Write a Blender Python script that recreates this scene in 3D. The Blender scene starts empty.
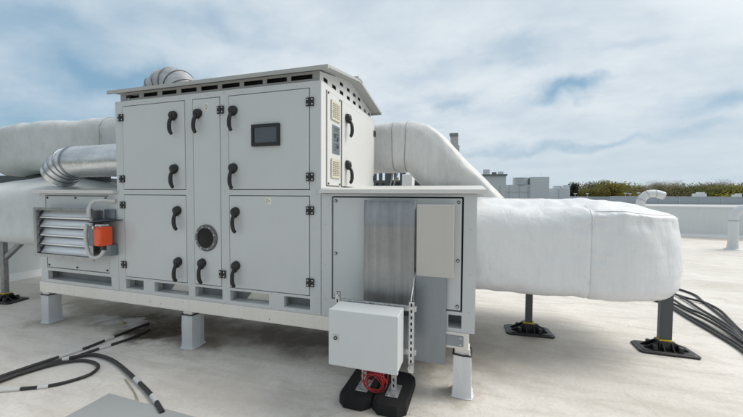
import bpy, bmesh, math, random
from mathutils import Vector, Matrix, noise
R_ = math.radians
random.seed(7)
scene = bpy.context.scene
C = scene.collection
W = {}          # world position of every object's origin

# ------------------------------------------------------------------ materials
def nt(name):
    m = bpy.data.materials.new(name); m.use_nodes = True
    t = m.node_tree
    b = t.nodes['Principled BSDF']
    return m, t, b

def N(t, kind, **kw):
    n = t.nodes.new(kind)
    for k, v in kw.items():
        if k.startswith('i_'):
            n.inputs[k[2:].replace('_', ' ')].default_value = v
        else:
            setattr(n, k, v)
    return n

def L(t, a, b): t.links.new(a, b)

def mixc(t, fac, a, b, blend='MIX'):
    n = t.nodes.new('ShaderNodeMix'); n.data_type = 'RGBA'; n.blend_type = blend
    for sock, v in ((n.inputs[0], fac), (n.inputs[6], a), (n.inputs[7], b)):
        if hasattr(v, 'links'): t.links.new(v, sock)
        else: sock.default_value = v if not isinstance(v, tuple) else (*v, 1)
    return n.outputs[2]

def mth(t, op, a, b=None, c=None, clamp=False):
    n = t.nodes.new('ShaderNodeMath'); n.operation = op; n.use_clamp = clamp
    for i, v in enumerate((a, b, c)):
        if v is None: continue
        if hasattr(v, 'links'): t.links.new(v, n.inputs[i])
        else: n.inputs[i].default_value = v
    return n.outputs[0]

def coords(t, scale=(1, 1, 1), space='Object'):
    tc = t.nodes.new('ShaderNodeTexCoord')
    mp = t.nodes.new('ShaderNodeMapping'); mp.inputs['Scale'].default_value = scale
    L(t, tc.outputs[space], mp.inputs['Vector'])
    return mp.outputs[0]

def noi(t, vec, scale, detail=4, rough=.55, dist=0):
    n = N(t, 'ShaderNodeTexNoise')
    n.inputs['Scale'].default_value = scale; n.inputs['Detail'].default_value = detail
    n.inputs['Roughness'].default_value = rough; n.inputs['Distortion'].default_value = dist
    L(t, vec, n.inputs['Vector'])
    return n.outputs['Fac']

def ramp(t, fac, stops):
    n = N(t, 'ShaderNodeValToRGB')
    e = n.color_ramp.elements
    while len(e) < len(stops): e.new(.5)
    for el, (p, c) in zip(e, stops):
        el.position = p; el.color = (c, c, c, 1) if not isinstance(c, tuple) else (*c, 1)
    L(t, fac, n.inputs[0])
    return n.outputs[0]

def bump(t, b, h, strength, dist=.01, prev=None):
    n = N(t, 'ShaderNodeBump'); n.inputs['Strength'].default_value = strength
    n.inputs['Distance'].default_value = dist
    L(t, h, n.inputs['Height'])
    if prev is not None: L(t, prev, n.inputs['Normal'])
    L(t, n.outputs[0], b.inputs['Normal'])
    return n.outputs[0]

def painted(name, col, rough=.45, dirt=.12, metal=0, streak=.10, bmp=.06, spec=.4):
    """painted sheet: faint cloudy soiling, vertical rain streaks, slightly uneven skin"""
    m, t, b = nt(name)
    o = coords(t)
    big = noi(t, o, 1.3, 5, .6)
    st = noi(t, coords(t, (9, 9, .45)), 2.2, 4, .6)
    fine = noi(t, o, 60, 3, .6)
    d1 = ramp(t, big, [(.38, 0.0), (.72, 1.0)])
    d2 = ramp(t, st, [(.5, 0.0), (.8, 1.0)])
    dk = tuple(c * .72 for c in col[:2]) + (col[2] * .66,)
    c1 = mixc(t, mth(t, 'MULTIPLY', d1, dirt), col, dk)
    c2 = mixc(t, mth(t, 'MULTIPLY', d2, streak), c1, dk)
    c3 = mixc(t, mth(t, 'MULTIPLY', fine, dirt * .5), c2, tuple(c * .85 for c in col))
    L(t, c3, b.inputs['Base Color'])
    L(t, mth(t, 'ADD', mth(t, 'MULTIPLY', big, .2), rough - .1), b.inputs['Roughness'])
    b.inputs['Metallic'].default_value = metal
    b.inputs['Specular IOR Level'].default_value = spec
    if bmp: bump(t, b, noi(t, o, 2.1, 2, .5), bmp, .03)
    return m

def plain(name, col, rough=.6, var=.3, scale=20, bmp=.15, metal=0):
    m, t, b = nt(name)
    o = coords(t)
    n = noi(t, o, scale, 4, .6)
    L(t, mixc(t, n, tuple(c * (1 - var) for c in col), tuple(min(1, c * (1 + var)) for c in col)), b.inputs['Base Color'])
    b.inputs['Roughness'].default_value = rough; b.inputs['Metallic'].default_value = metal
    if bmp: bump(t, b, noi(t, o, scale * 2.5, 3), bmp, .004)
    return m

def galvanised(name, base=.62, rough=.36, sc=26, streak=(30, 30, .6), sp=.2, bm=.06, ct=1.0, blue=1.0):
    m, t, b = nt(name)
    o = coords(t)
    v = N(t, 'ShaderNodeTexVoronoi'); v.inputs['Scale'].default_value = sc
    L(t, o, v.inputs['Vector'])
    s = noi(t, coords(t, streak), 1.2, 4, .6)
    bg = noi(t, o, 2.2, 5, .65)
    sep = N(t, 'ShaderNodeSeparateColor'); L(t, v.outputs['Color'], sep.inputs[0])
    f = mth(t, 'ADD', mth(t, 'ADD', mth(t, 'MULTIPLY', sep.outputs[0], sp), (.3 - sp) * .5), mth(t, 'ADD', mth(t, 'MULTIPLY', s, .6), mth(t, 'MULTIPLY', bg, .3)))
    lo_, hi_ = 1 - .27 * ct, 1 + .23 * ct
    c = ramp(t, f, [(.42, (base * lo_ * .97 / blue, base * lo_, base * (lo_ + .03) * blue)), (.78, (base * hi_ / blue, base * (hi_ + .01), base * (hi_ + .01) * blue))])
    L(t, c, b.inputs['Base Color'])
    b.inputs['Metallic'].default_value = .88
    L(t, mth(t, 'ADD', rough - .1, mth(t, 'MULTIPLY', f, .28)), b.inputs['Roughness'])
    bump(t, b, mth(t, 'ADD', mth(t, 'MULTIPLY', bg, .5), mth(t, 'MULTIPLY', s, .35)), bm, .02)
    return m

def wrapping(name, col, rough=.42, dirty=.25, streakdir=(7, 7, .35)):
    """white pvc membrane wrapped round insulation: vertical streaks, soiling, creases"""
    m, t, b = nt(name)
    o = coords(t)
    st = noi(t, coords(t, streakdir), 4.0, 5, .65)
    big = noi(t, o, 1.1, 5, .65)
    fine = noi(t, o, 18, 4, .6)
    dk = (col[0] * .62, col[1] * .63, col[2] * .62)
    c = mixc(t, mth(t, 'MULTIPLY', ramp(t, st, [(.42, 0.), (.75, 1.)]), dirty), col, dk)
    c = mixc(t, mth(t, 'MULTIPLY', ramp(t, big, [(.45, 0.), (.75, 1.)]), dirty * 1.1), c, (dk[0], dk[1], dk[2] * .93))
    c = mixc(t, mth(t, 'MULTIPLY', ramp(t, fine, [(.55, 0.), (.8, 1.)]), dirty * .5), c, dk)
    L(t, c, b.inputs['Base Color'])
    b.inputs['Roughness'].default_value = rough
    b.inputs['Specular IOR Level'].default_value = .4
    w = noi(t, coords(t, (1, 1, .6)), 5, 4, .55, 1.6)
    p = bump(t, b, w, .34, .035)
    bump(t, b, st, .08, .01, p)
    return m

M = {}
GREY = (.570, .595, .603)
M['grey'] = painted('light_grey_paint', GREY, .38, .18, streak=.09)
M['door'] = painted('light_grey_door_paint', (.585, .610, .618), .32, .17, streak=.06, bmp=.20)
M['white'] = painted('off_white_paint', (.64, .645, .635), .42, .10)
M['lid'] = painted('pale_sheet_lid', (.66, .66, .64), .45, .25)
M['roof'] = painted('weathered_roof_sheet', (.42, .43, .425), .5, .30)
M['cream'] = painted('cream_steel_paint', (.80, .77, .72), .6, .30, streak=.22)
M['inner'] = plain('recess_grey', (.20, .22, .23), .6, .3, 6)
M['pocket'] = painted('pocket_cream', (.80, .77, .70), .6, .15)
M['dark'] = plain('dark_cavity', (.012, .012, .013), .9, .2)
M['gasket'] = plain('black_gasket', (.02, .021, .022), .7, .2)
M['black'] = plain('black_plastic', (.013, .013, .014), .38, .35, 40, .2)
M['rubber'] = plain('black_recycled_rubber', (.007, .007, .0075), .9, .6, 130, .9)
M['hinge'] = plain('black_hinge', (.016, .016, .017), .45, .3)
M['screw'] = plain('zinc_screw', (.55, .56, .57), .35, .2, 50, 0, .8)
M['galv'] = galvanised('galvanised_sheet', .33, .27, 26, (15, 15, .22), .04, .04, 1.1)
M['galv2'] = galvanised('galvanised_dull', .29, .33, 40, (6, 6, 1.0), .05, .03, .5, 1.10)
M['spiral'] = galvanised('spiral_duct_zinc', .66, .26, 14, (2, 12, 12), .06, .015)
M['strut'] = galvanised('zinc_strut', .60, .42, 60)
M['ringm'] = galvanised('dull_ring_metal', .17, .42, 40)
M['goosem'] = galvanised('gooseneck_zinc', .50, .42, 14, (2, 12, 12), .06, .015)
M['bladem'] = galvanised('blade_metal', .80, .36, 26, (.6, 30, 30), 0, .03)
M['beige'] = painted('beige_box_paint', (.53, .51, .475), .5, .10)
M['encl'] = painted('enclosure_paint', (.60, .63, .64), .36, .14, streak=.05)
M['orange'] = plain('orange_plastic', (.78, .085, .018), .35, .15, 12, .05)
M['actgrey'] = plain('actuator_grey', (.16, .17, .175), .5, .2)
M['conduit'] = plain('grey_conduit', (.55, .56, .55), .5, .15, 30, .05)
M['red'] = plain('red_wire', (.42, .02, .025), .4, .2)
M['wrap'] = wrapping('duct_wrap_white', (.77, .785, .80), .40, .15, (11, 11, .30))
M['wrapd'] = wrapping('duct_wrap_soiled', (.67, .675, .67), .5, .42, (3.2, 3.2, .5))
M['wrapl'] = wrapping('duct_wrap_weathered', (.60, .625, .63), .5, .34, (1.6, 1.6, .9))
M['post'] = wrapping('post_wrap', (.56, .585, .605), .5, .2)
M['postw'] = wrapping('post_wrap_white', (.72, .73, .74), .5, .2)
M['seams'] = plain('sewn_seam_grey', (.60, .61, .62), .7, .2)
M['seam'] = plain('seam_grey', (.33, .335, .33), .7, .2)
M['leg'] = painted('dark_grey_steel', (.075, .087, .095), .45, .2)
M['legg'] = galvanised('weathered_leg', .30, .5)
M['yellow'] = plain('yellow_adaptor', (.55, .42, .02), .5, .3)
M['cable'] = plain('black_cable', (.022, .0215, .021), .5, .7, 14, .2)
M['tape'] = plain('white_sleeve', (.56, .57, .565), .5, .18, 60, .2)
M['mat'] = painted('grey_mat', (.36, .375, .38), .75, .35)
M['straw'] = plain('dry_straw', (.36, .30, .20), .8, .3)
M['sticker'] = plain('sticker_white', (.74, .73, .68), .5, .08)
M['ink'] = plain('sticker_ink', (.06, .06, .06), .6, .2)
M['tan'] = plain('grille_cream', (.58, .55, .45), .5, .12)
M['parapet'] = painted('parapet_panel', (.66, .70, .715), .5, .12, streak=.2)
M['cap'] = painted('parapet_cap', (.76, .77, .77), .45, .1)
M['pipe'] = wrapping('pipe_wrap', (.66, .69, .70), .5, .15)
M['bgrey'] = painted('building_grey', (.70, .735, .765), .6, .06, bmp=0)
M['bdark'] = painted('building_dark', (.20, .215, .23), .6, .15, bmp=0)
M['bmid'] = painted('building_mid', (.58, .61, .64), .6, .1, bmp=0)
M['bline'] = plain('panel_joint', (.47, .50, .53), .7, .1)
M['broof'] = plain('neighbour_roof', (.45, .46, .46), .7, .15, 2, 0)
M['navy'] = painted('neighbour_wall', (.40, .44, .48), .6, .1, bmp=0)

def glass_dark(name, a, b_, rough):
    m, t, b = nt(name)
    n = noi(t, coords(t), 5, 3)
    L(t, mixc(t, n, a, b_), b.inputs['Base Color'])
    b.inputs['Roughness'].default_value = rough; b.inputs['Specular IOR Level'].default_value = .6
    return m
M['screen'] = glass_dark('screen_glass', (.05, .065, .08), (.085, .105, .125), .22)
M['port'] = glass_dark('porthole_glass', (.006, .007, .008), (.014, .015, .017), .30)
M['port'].node_tree.nodes['Principled BSDF'].inputs['Specular IOR Level'].default_value = .2

def foliage(name, a, b_, c):
    m, t, b = nt(name)
    o = coords(t)
    n = noi(t, o, .32, 4, .7)
    n2 = noi(t, o, 2.5, 2, .6)
    inf = N(t, 'ShaderNodeObjectInfo')
    f = mth(t, 'ADD', mth(t, 'MULTIPLY', n, .75), mth(t, 'MULTIPLY', n2, .25))
    col = ramp(t, f, [(.34, a), (.5, b_), (.66, c)])
    hs = N(t, 'ShaderNodeHueSaturation')
    L(t, mth(t, 'ADD', .478, mth(t, 'MULTIPLY', inf.outputs['Random'], .04)), hs.inputs['Hue'])
    L(t, mth(t, 'ADD', .75, mth(t, 'MULTIPLY', inf.outputs['Random'], .5)), hs.inputs['Value'])
    L(t, col, hs.inputs['Color'])
    L(t, hs.outputs[0], b.inputs['Base Color'])
    tr = N(t, 'ShaderNodeBsdfTranslucent'); L(t, hs.outputs[0], tr.inputs['Color'])
    mx = N(t, 'ShaderNodeMixShader'); mx.inputs[0].default_value = .45
    L(t, b.outputs[0], mx.inputs[1]); L(t, tr.outputs[0], mx.inputs[2]); L(t, mx.outputs[0], t.nodes['Material Output'].inputs['Surface'])
    b.inputs['Roughness'].default_value = .8; b.inputs['Specular IOR Level'].default_value = .15
    return m
M['fol_green'] = foliage('foliage_olive', (.075, .088, .040), (.155, .160, .068), (.23, .22, .095))
M['fol_yellow'] = foliage('foliage_spring', (.15, .15, .04), (.255, .235, .06), (.36, .32, .085))
M['fol_dark'] = foliage('foliage_conifer', (.035, .05, .036), (.06, .08, .055), (.09, .11, .075))
M['fol_brown'] = foliage('twigs_brown', (.16, .135, .075), (.25, .21, .115), (.34, .29, .165))
M['fol_bare'] = foliage('bare_twigs', (.19, .165, .135), (.26, .23, .19), (.33, .295, .25))
M['bark'] = plain('bark', (.07, .055, .04), .9, .3)

_t = M['cream'].node_tree; _b = _t.nodes['Principled BSDF']; _l = _b.inputs['Base Color'].links[0].from_socket
_s = ramp(_t, noi(_t, coords(_t), 26, 3, .7), [(.66, 0.), (.70, 1.)])
L(_t, mixc(_t, mth(_t, 'MULTIPLY', _s, .75), _l, (.13, .09, .06)), _b.inputs['Base Color'])
# roof membrane
def roof_deck_mat():
    m, t, b = nt('roof_membrane')
    tc = N(t, 'ShaderNodeTexCoord'); o = tc.outputs['Object']
    big = noi(t, o, .55, 6, .62)
    mid = noi(t, o, 2.6, 6, .68, .6)
    brush = noi(t, coords(t, (.55, 2.6, 1)), 2.4, 6, .66, .4)
    fine = noi(t, o, 28, 5, .65)
    speck = noi(t, o, 95, 2, .5)
    base = mixc(t, ramp(t, big, [(.35, 0.), (.68, 1.)]), (.745, .715, .67), (.63, .60, .555))
    base = mixc(t, mth(t, 'MULTIPLY', ramp(t, brush, [(.46, 0.), (.70, 1.)]), .48), base, (.43, .385, .33))
    base = mixc(t, mth(t, 'MULTIPLY', ramp(t, mid, [(.52, 0.), (.75, 1.)]), .45), base, (.83, .81, .78))
    base = mixc(t, mth(t, 'MULTIPLY', ramp(t, fine, [(.48, 0.), (.74, 1.)]), .30), base, (.36, .325, .28))
    base = mixc(t, mth(t, 'MULTIPLY', ramp(t, speck, [(.66, 0.), (.72, 1.)]), .30), base, (.22, .19, .16))
    # soft irregular patches: water stains, plus shade painted under unit, drum, posts and feet
    dn = N(t, 'ShaderNodeTexNoise'); dn.inputs['Scale'].default_value = 2.2; dn.inputs['Detail'].default_value = 6
    dn.inputs['Roughness'].default_value = .65
    L(t, o, dn.inputs['Vector'])
    vs = N(t, 'ShaderNodeVectorMath', operation='SUBTRACT'); L(t, dn.outputs['Color'], vs.inputs[0]); vs.inputs[1].default_value = (.5, .5, .5)
    vm = N(t, 'ShaderNodeVectorMath', operation='SCALE'); L(t, vs.outputs[0], vm.inputs[0]); vm.inputs['Scale'].default_value = .9
    va = N(t, 'ShaderNodeVectorMath', operation='ADD'); L(t, o, va.inputs[0]); L(t, vm.outputs[0], va.inputs[1])
    def stain(base, x, y, rx, ry, col, amt, soft=.5):  # tints real stains and painted shade alike
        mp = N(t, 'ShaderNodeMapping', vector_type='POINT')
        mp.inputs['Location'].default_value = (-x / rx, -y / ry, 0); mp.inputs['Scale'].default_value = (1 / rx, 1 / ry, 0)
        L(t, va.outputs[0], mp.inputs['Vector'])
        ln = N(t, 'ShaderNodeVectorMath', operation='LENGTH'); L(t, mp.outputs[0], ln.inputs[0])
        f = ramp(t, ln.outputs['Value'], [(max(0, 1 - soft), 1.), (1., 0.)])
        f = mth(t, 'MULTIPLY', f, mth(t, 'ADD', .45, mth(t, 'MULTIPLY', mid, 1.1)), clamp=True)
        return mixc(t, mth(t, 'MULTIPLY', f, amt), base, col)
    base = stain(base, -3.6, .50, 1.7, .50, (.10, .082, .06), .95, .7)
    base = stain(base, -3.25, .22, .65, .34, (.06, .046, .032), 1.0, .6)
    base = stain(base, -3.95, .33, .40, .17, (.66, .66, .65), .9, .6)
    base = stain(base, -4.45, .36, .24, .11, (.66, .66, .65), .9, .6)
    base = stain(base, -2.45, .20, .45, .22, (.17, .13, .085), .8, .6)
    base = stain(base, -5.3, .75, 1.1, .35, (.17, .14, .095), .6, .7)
    base = stain(base, .2, 1.0, 2.6, .9, (.30, .265, .22), .7, .8)  # soft shade under drum and right box, put into the deck colour
    base = stain(base, -1.3, .65, 2.4, .45, (.12, .10, .078), .85, .7)  # stained deck deepened with painted contact shade below the unit
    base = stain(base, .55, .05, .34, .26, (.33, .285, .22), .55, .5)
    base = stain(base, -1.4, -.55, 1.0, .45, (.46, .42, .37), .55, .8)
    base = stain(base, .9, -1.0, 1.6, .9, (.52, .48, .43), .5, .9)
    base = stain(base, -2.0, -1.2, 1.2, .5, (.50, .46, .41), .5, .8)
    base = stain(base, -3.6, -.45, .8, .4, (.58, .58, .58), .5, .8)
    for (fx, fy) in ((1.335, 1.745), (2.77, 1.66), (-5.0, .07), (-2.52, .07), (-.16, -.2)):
        base = stain(base, fx, fy, .42, .30, (.24, .205, .16), .62, .8)  # grime mixed with contact shade painted round feet and posts
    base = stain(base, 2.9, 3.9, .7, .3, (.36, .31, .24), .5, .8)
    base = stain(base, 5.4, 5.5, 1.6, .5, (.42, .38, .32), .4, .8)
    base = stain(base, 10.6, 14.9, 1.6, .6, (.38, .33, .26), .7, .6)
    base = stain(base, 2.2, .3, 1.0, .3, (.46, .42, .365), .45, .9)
    # tide marks left by drying puddles
    tm = ramp(t, mth(t, 'ABSOLUTE', mth(t, 'SUBTRACT', noi(t, o, .9, 5, .55, .8), .53)), [(.0, 1.), (.010, .0)])
    tmk = mth(t, 'MULTIPLY', tm, ramp(t, noi(t, o, .7, 2), [(.48, 0.), (.6, 1.)]))
    base = mixc(t, mth(t, 'MULTIPLY', tmk, .34), base, (.30, .25, .19))
    # welded lap seams every 1.5 m
    sx = N(t, 'ShaderNodeSeparateXYZ'); L(t, o, sx.inputs[0])
    fr = mth(t, 'FRACT', mth(t, 'DIVIDE', mth(t, 'ADD', sx.outputs['Y'], mth(t, 'ADD', .35, mth(t, 'MULTIPLY', big, .05))), 1.55))
    seam = ramp(t, fr, [(0., 1.), (.006, 0.)])
    base = mixc(t, mth(t, 'MULTIPLY', seam, .42), base, (.22, .195, .165))
    L(t, base, b.inputs['Base Color'])
    L(t, mth(t, 'ADD', .45, mth(t, 'MULTIPLY', mid, .35)), b.inputs['Roughness'])
    b.inputs['Specular IOR Level'].default_value = .3
    lap = ramp(t, fr, [(0., 0.), (.006, 1.), (.07, .0)])
    h = mth(t, 'ADD', mth(t, 'ADD', mth(t, 'MULTIPLY', mid, 1.2), mth(t, 'MULTIPLY', fine, .25)), mth(t, 'MULTIPLY', lap, .25))
    bump(t, b, h, .40, .03)
    return m
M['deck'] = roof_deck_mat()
M['terrain'] = plain('far_ground', (.08, .085, .04), .9, .4, .05, 0)

# ------------------------------------------------------------------ mesh builder
class MB:
    def __init__(s): s.v = []; s.f = []; s.m = []; s.mi = 0
    def mat(s, i): s.mi = i; return s
    def face(s, idx): s.f.append(tuple(idx)); s.m.append(s.mi)
    def add(s, vs, fs):
        k = len(s.v); s.v += [tuple(p) for p in vs]
        for f in fs: s.face([k + i for i in f])
        return s
    def box(s, x0, x1, y0, y1, z0, z1):
        return s.add([(x0, y0, z0), (x1, y0, z0), (x1, y1, z0), (x0, y1, z0), (x0, y0, z1), (x1, y0, z1), (x1, y1, z1), (x0, y1, z1)],
                     [(0, 3, 2, 1), (4, 5, 6, 7), (0, 1, 5, 4), (1, 2, 6, 5), (2, 3, 7, 6), (3, 0, 4, 7)])
    def obox(s, c, ax, half):
        """box with its own axes"""
        c = Vector(c); a, b_, d = [Vector(q).normalized() * h for q, h in zip(ax, half)]
        vs = [c + i * a + j * b_ + k * d for k in (-1, 1) for j, i in ((-1, -1), (-1, 1), (1, 1), (1, -1))]
        return s.add(vs, [(0, 3, 2, 1), (4, 5, 6, 7), (0, 1, 5, 4), (1, 2, 6, 5), (2, 3, 7, 6), (3, 0, 4, 7)])
    def bar(s, p0, p1, w, h, up=(0, 0, 1)):
        p0, p1 = Vector(p0), Vector(p1); d = p1 - p0
        a = d.normalized(); u = Vector(up); r = a.cross(u).normalized(); u = r.cross(a)
        return s.obox((p0 + p1) / 2, (a, r, u), (d.length / 2, w / 2, h / 2))
    def prism(s, pts, axis, a0, a1):
        """pts in the two other axes (cyclic order), extruded along axis"""
        def mk(p, a):
            q = [0, 0, 0]; o = [i for i in range(3) if i != axis]
            q[o[0]], q[o[1]] = p; q[axis] = a; return q
        n = len(pts)
        vs = [mk(p, a0) for p in pts] + [mk(p, a1) for p in pts]
        return s.add(vs, [tuple(range(n))[::-1], tuple(range(n, 2 * n))] + [(i, (i + 1) % n, n + (i + 1) % n, n + i) for i in range(n)])
    def tube(s, path, r, n=12, caps=True, closed=False, flat=1.0, up=None):
        path = [Vector(p) for p in path]; k = len(path)
        rr = r if isinstance(r, (list, tuple)) else [r] * k
        tg = []
        for i in range(k):
            a = path[(i - 1) % k] if (i > 0 or closed) else path[0]
            b_ = path[(i + 1) % k] if (i < k - 1 or closed) else path[-1]
            tg.append((b_ - a).normalized())
        u = Vector(up) if up else (Vector((0, 0, 1)) if abs(tg[0].z) < .9 else Vector((0, 1, 0)))
        base = len(s.v)
        for i in range(k):
            u = (u - tg[i] * u.dot(tg[i])).normalized(); w = tg[i].cross(u)
            for j in range(n):
                a = 2 * math.pi * j / n
                s.v.append(tuple(path[i] + (u * math.cos(a) + w * math.sin(a) * flat) * rr[i]))
        for i in range(k if closed else k - 1):
            for j in range(n):
                a = base + i * n; b_ = base + ((i + 1) % k) * n
                s.face((a + j, a + (j + 1) % n, b_ + (j + 1) % n, b_ + j))
        if caps and not closed:
            s.face([base + j for j in range(n)][::-1]); s.face([base + (k - 1) * n + j for j in range(n)])
        return s
    def cyl(s, p0, p1, r0, r1=None, n=20): return s.tube([p0, p1], [r0, r0 if r1 is None else r1], n)
    def lathe(s, c, axis, prof, n=28):
        """prof: (distance along axis, radius)"""
        c = Vector(c); ax = Vector(axis).normalized(); u = ax.orthogonal().normalized(); w = ax.cross(u); k = len(s.v)
        for d, r in prof:
            for j in range(n):
                a = 2 * math.pi * j / n; s.v.append(tuple(c + ax * d + (u * math.cos(a) + w * math.sin(a)) * max(r, 1e-4)))
        for i in range(len(prof) - 1):
            for j in range(n): s.face((k + i * n + j, k + i * n + (j + 1) % n, k + (i + 1) * n + (j + 1) % n, k + (i + 1) * n + j))
        return s
    def plate(s, x0, x1, z0, z1, holes, y0, y1, axis=1):
        """sheet in xz (axis 1) or yz (axis 0) with rectangular holes (a0,a1,z0,z1)"""
        xs = sorted({x0, x1, *[h[0] for h in holes], *[h[1] for h in holes]}); xs = [x for x in xs if x0 <= x <= x1]
        zs = sorted({z0, z1, *[h[2] for h in holes], *[h[3] for h in holes]}); zs = [z for z in zs if z0 <= z <= z1]
        nx, nz = len(xs) - 1, len(zs) - 1
        full = lambda i, j: 0 <= i < nx and 0 <= j < nz and not any(
            h[0] - 1e-6 <= xs[i] and xs[i + 1] <= h[1] + 1e-6 and h[2] - 1e-6 <= zs[j] and zs[j + 1] <= h[3] + 1e-6 for h in holes)
        idx = {}
        def V(i, j, y):
            k = (i, j, y)
            if k not in idx:
                idx[k] = len(s.v); s.v.append((xs[i], y, zs[j]) if axis == 1 else (y, xs[i], zs[j]))
            return idx[k]
        for i in range(nx):
            for j in range(nz):
                if not full(i, j): continue
                s.face((V(i, j, y0), V(i + 1, j, y0), V(i + 1, j + 1, y0), V(i, j + 1, y0)))
                s.face((V(i, j, y1), V(i, j + 1, y1), V(i + 1, j + 1, y1), V(i + 1, j, y1)))
                for (di, dj, a, b_) in ((-1, 0, (i, j), (i, j + 1)), (1, 0, (i + 1, j + 1), (i + 1, j)), (0, -1, (i + 1, j), (i, j)), (0, 1, (i, j + 1), (i + 1, j + 1))):
                    if not full(i + di, j + dj):
                        s.face((V(*a, y0), V(*a, y1), V(*b_, y1), V(*b_, y0)))
        return s
    def mesh(s, name, mats, smooth=None, origin=None):
        me = bpy.data.meshes.new(name)
        vs = [Vector(p) for p in s.v]
        if origin is None:
            lo = [min(p[i] for p in vs) for i in range(3)]; hi = [max(p[i] for p in vs) for i in range(3)]
            origin = Vector([(a + b_) / 2 for a, b_ in zip(lo, hi)])
        origin = Vector(origin)
        me.from_pydata([p - origin for p in vs], [], s.f)
        for m in (mats if isinstance(mats, (list, tuple)) else [mats]): me.materials.append(m)
        me.polygons.foreach_set('material_index', s.m)
        bm = bmesh.new(); bm.from_mesh(me)
        bmesh.ops.recalc_face_normals(bm, faces=bm.faces); bm.to_mesh(me); bm.free()
        if smooth is not None:
            me.polygons.foreach_set('use_smooth', [True] * len(me.polygons))
            if smooth < 179: me.set_sharp_from_angle(angle=R_(smooth))
        return me, origin
    def build(s, name, mats, parent=None, bevel=0, smooth=None, origin=None, seg=2):
        me, o = s.mesh(name, mats, smooth, origin)
        return put(name, me, o, parent, bevel, seg=seg)

def put(name, me, loc, parent=None, bevel=0, rot=None, seg=2):
    ob = bpy.data.objects.new(name, me); C.objects.link(ob)
    loc = Vector(loc); W[ob] = loc
    ob.location = loc - (W[parent] if parent else Vector())
    if parent: ob.parent = parent
    if rot: ob.rotation_euler = rot
    if bevel:
        md = ob.modifiers.new('bevel', 'BEVEL'); md.width = bevel; md.segments = seg; md.limit_method = 'ANGLE'; md.angle_limit = R_(40)
    return ob
def tag(o, label, cat, group=None):
    o['label'] = label; o['category'] = cat
    if group: o['group'] = group
    return o
def thing(name, label, cat, loc=(0, 0, 0), group=None):
    o = bpy.data.objects.new(name, None); C.objects.link(o); o.location = loc; W[o] = Vector(loc); o.empty_display_size = .1
    return tag(o, label, cat, group)
def struct(o): o['kind'] = 'structure'; return o
def catmull(pts, k=8):
    P = [Vector(p) for p in pts]; out = []
    for i in range(len(P) - 1):
        a, b_, c, d = P[max(i - 1, 0)], P[i], P[i + 1], P[min(i + 2, len(P) - 1)]
        for q in range(k):
            u = q / k
            out.append(.5 * ((2 * b_) + (c - a) * u + (2 * a - 5 * b_ + 4 * c - d) * u * u + (3 * b_ - a - 3 * c + d) * u ** 3))
    out.append(P[-1]); return out

# ------------------------------------------------------------------ setting
g = MB(); g.add([(-3000, -3000, -7), (3000, -3000, -7), (3000, 3000, -7), (-3000, 3000, -7)], [(0, 1, 2, 3)])
struct(g.build('ground', M['terrain'], origin=(0, 0, -7)))
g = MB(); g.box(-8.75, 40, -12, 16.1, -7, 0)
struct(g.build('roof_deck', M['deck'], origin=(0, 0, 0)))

# ------------------------------------------------------------------ air handling unit
XL, XM, XR, XS = -3.600, -.8267, .649, -5.067      # main left, main right, right box end, small box end
D = 1.80
ZB, ZT = .582, 2.915
ahu = thing('air_handling_unit', 'large light grey rooftop air handling unit with black lever handles and gabled lid', 'air handling unit', (-2.2, .9, ZB))

doors = {  # x0, x1, z0, z1
    'ul': (-3.485, -2.517, 1.842, 2.855), 'll': (-3.485, -2.517, .765, 1.784),
    'c': (-2.411, -2.033, .765, 2.855),
    'ur': (-1.927, -.950, 1.842, 2.855), 'lr': (-1.927, -.950, .765, 1.784)}
rec = [(-3.485, -3.195, .622, .738), (-3.02, -2.503, .622, .738), (-2.409, -2.03, .622, .738), (-1.926, -1.43, .622, .738), (-1.25, -.95, .622, .738)]
mb = MB()
mb.plate(XL, XM - .004, ZB, ZT, list(doors.values()) + rec, 0, .05)
mb.build('front_frame', M['grey'], ahu)
# carcass behind the frame (stands above the recessed base)
mb = MB(); mb.box(XL, XM - .004, .052, D, .75, ZT); mb.box(XL, XM - .004, .30, D, ZB, .75)
for x, w in ((XL + .002, .09), (-3.17, .12), (-2.48, .05), (-2.005, .055), (-1.41, .13), (-.928, .095)): mb.box(x, x + w, .052, .299, ZB, .749)
mb.build('cabinet', M['white'], ahu)
# gasket behind the door gaps
mb = MB()
for a in doors.values(): mb.box(a[0] - .02, a[1] + .02, .0505, .0515, a[2] - .02, a[3] + .02)
mb.build('gasket', M['gasket'], ahu)
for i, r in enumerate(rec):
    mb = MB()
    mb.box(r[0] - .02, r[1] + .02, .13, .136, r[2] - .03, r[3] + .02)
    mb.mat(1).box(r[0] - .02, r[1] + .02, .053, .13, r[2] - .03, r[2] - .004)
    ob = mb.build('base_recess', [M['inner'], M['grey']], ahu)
for x0, x1 in ((-2.80, -2.56), (-1.70, -1.44)):
    mb = MB(); mb.add([(x0 - .10, .119, .622), (x1, .119, .622), (x1, .119, .735), (x0, .119, .735)], [(0, 1, 2, 3)])
    mb.build('fork_pocket', M['pocket'], ahu)

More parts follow.
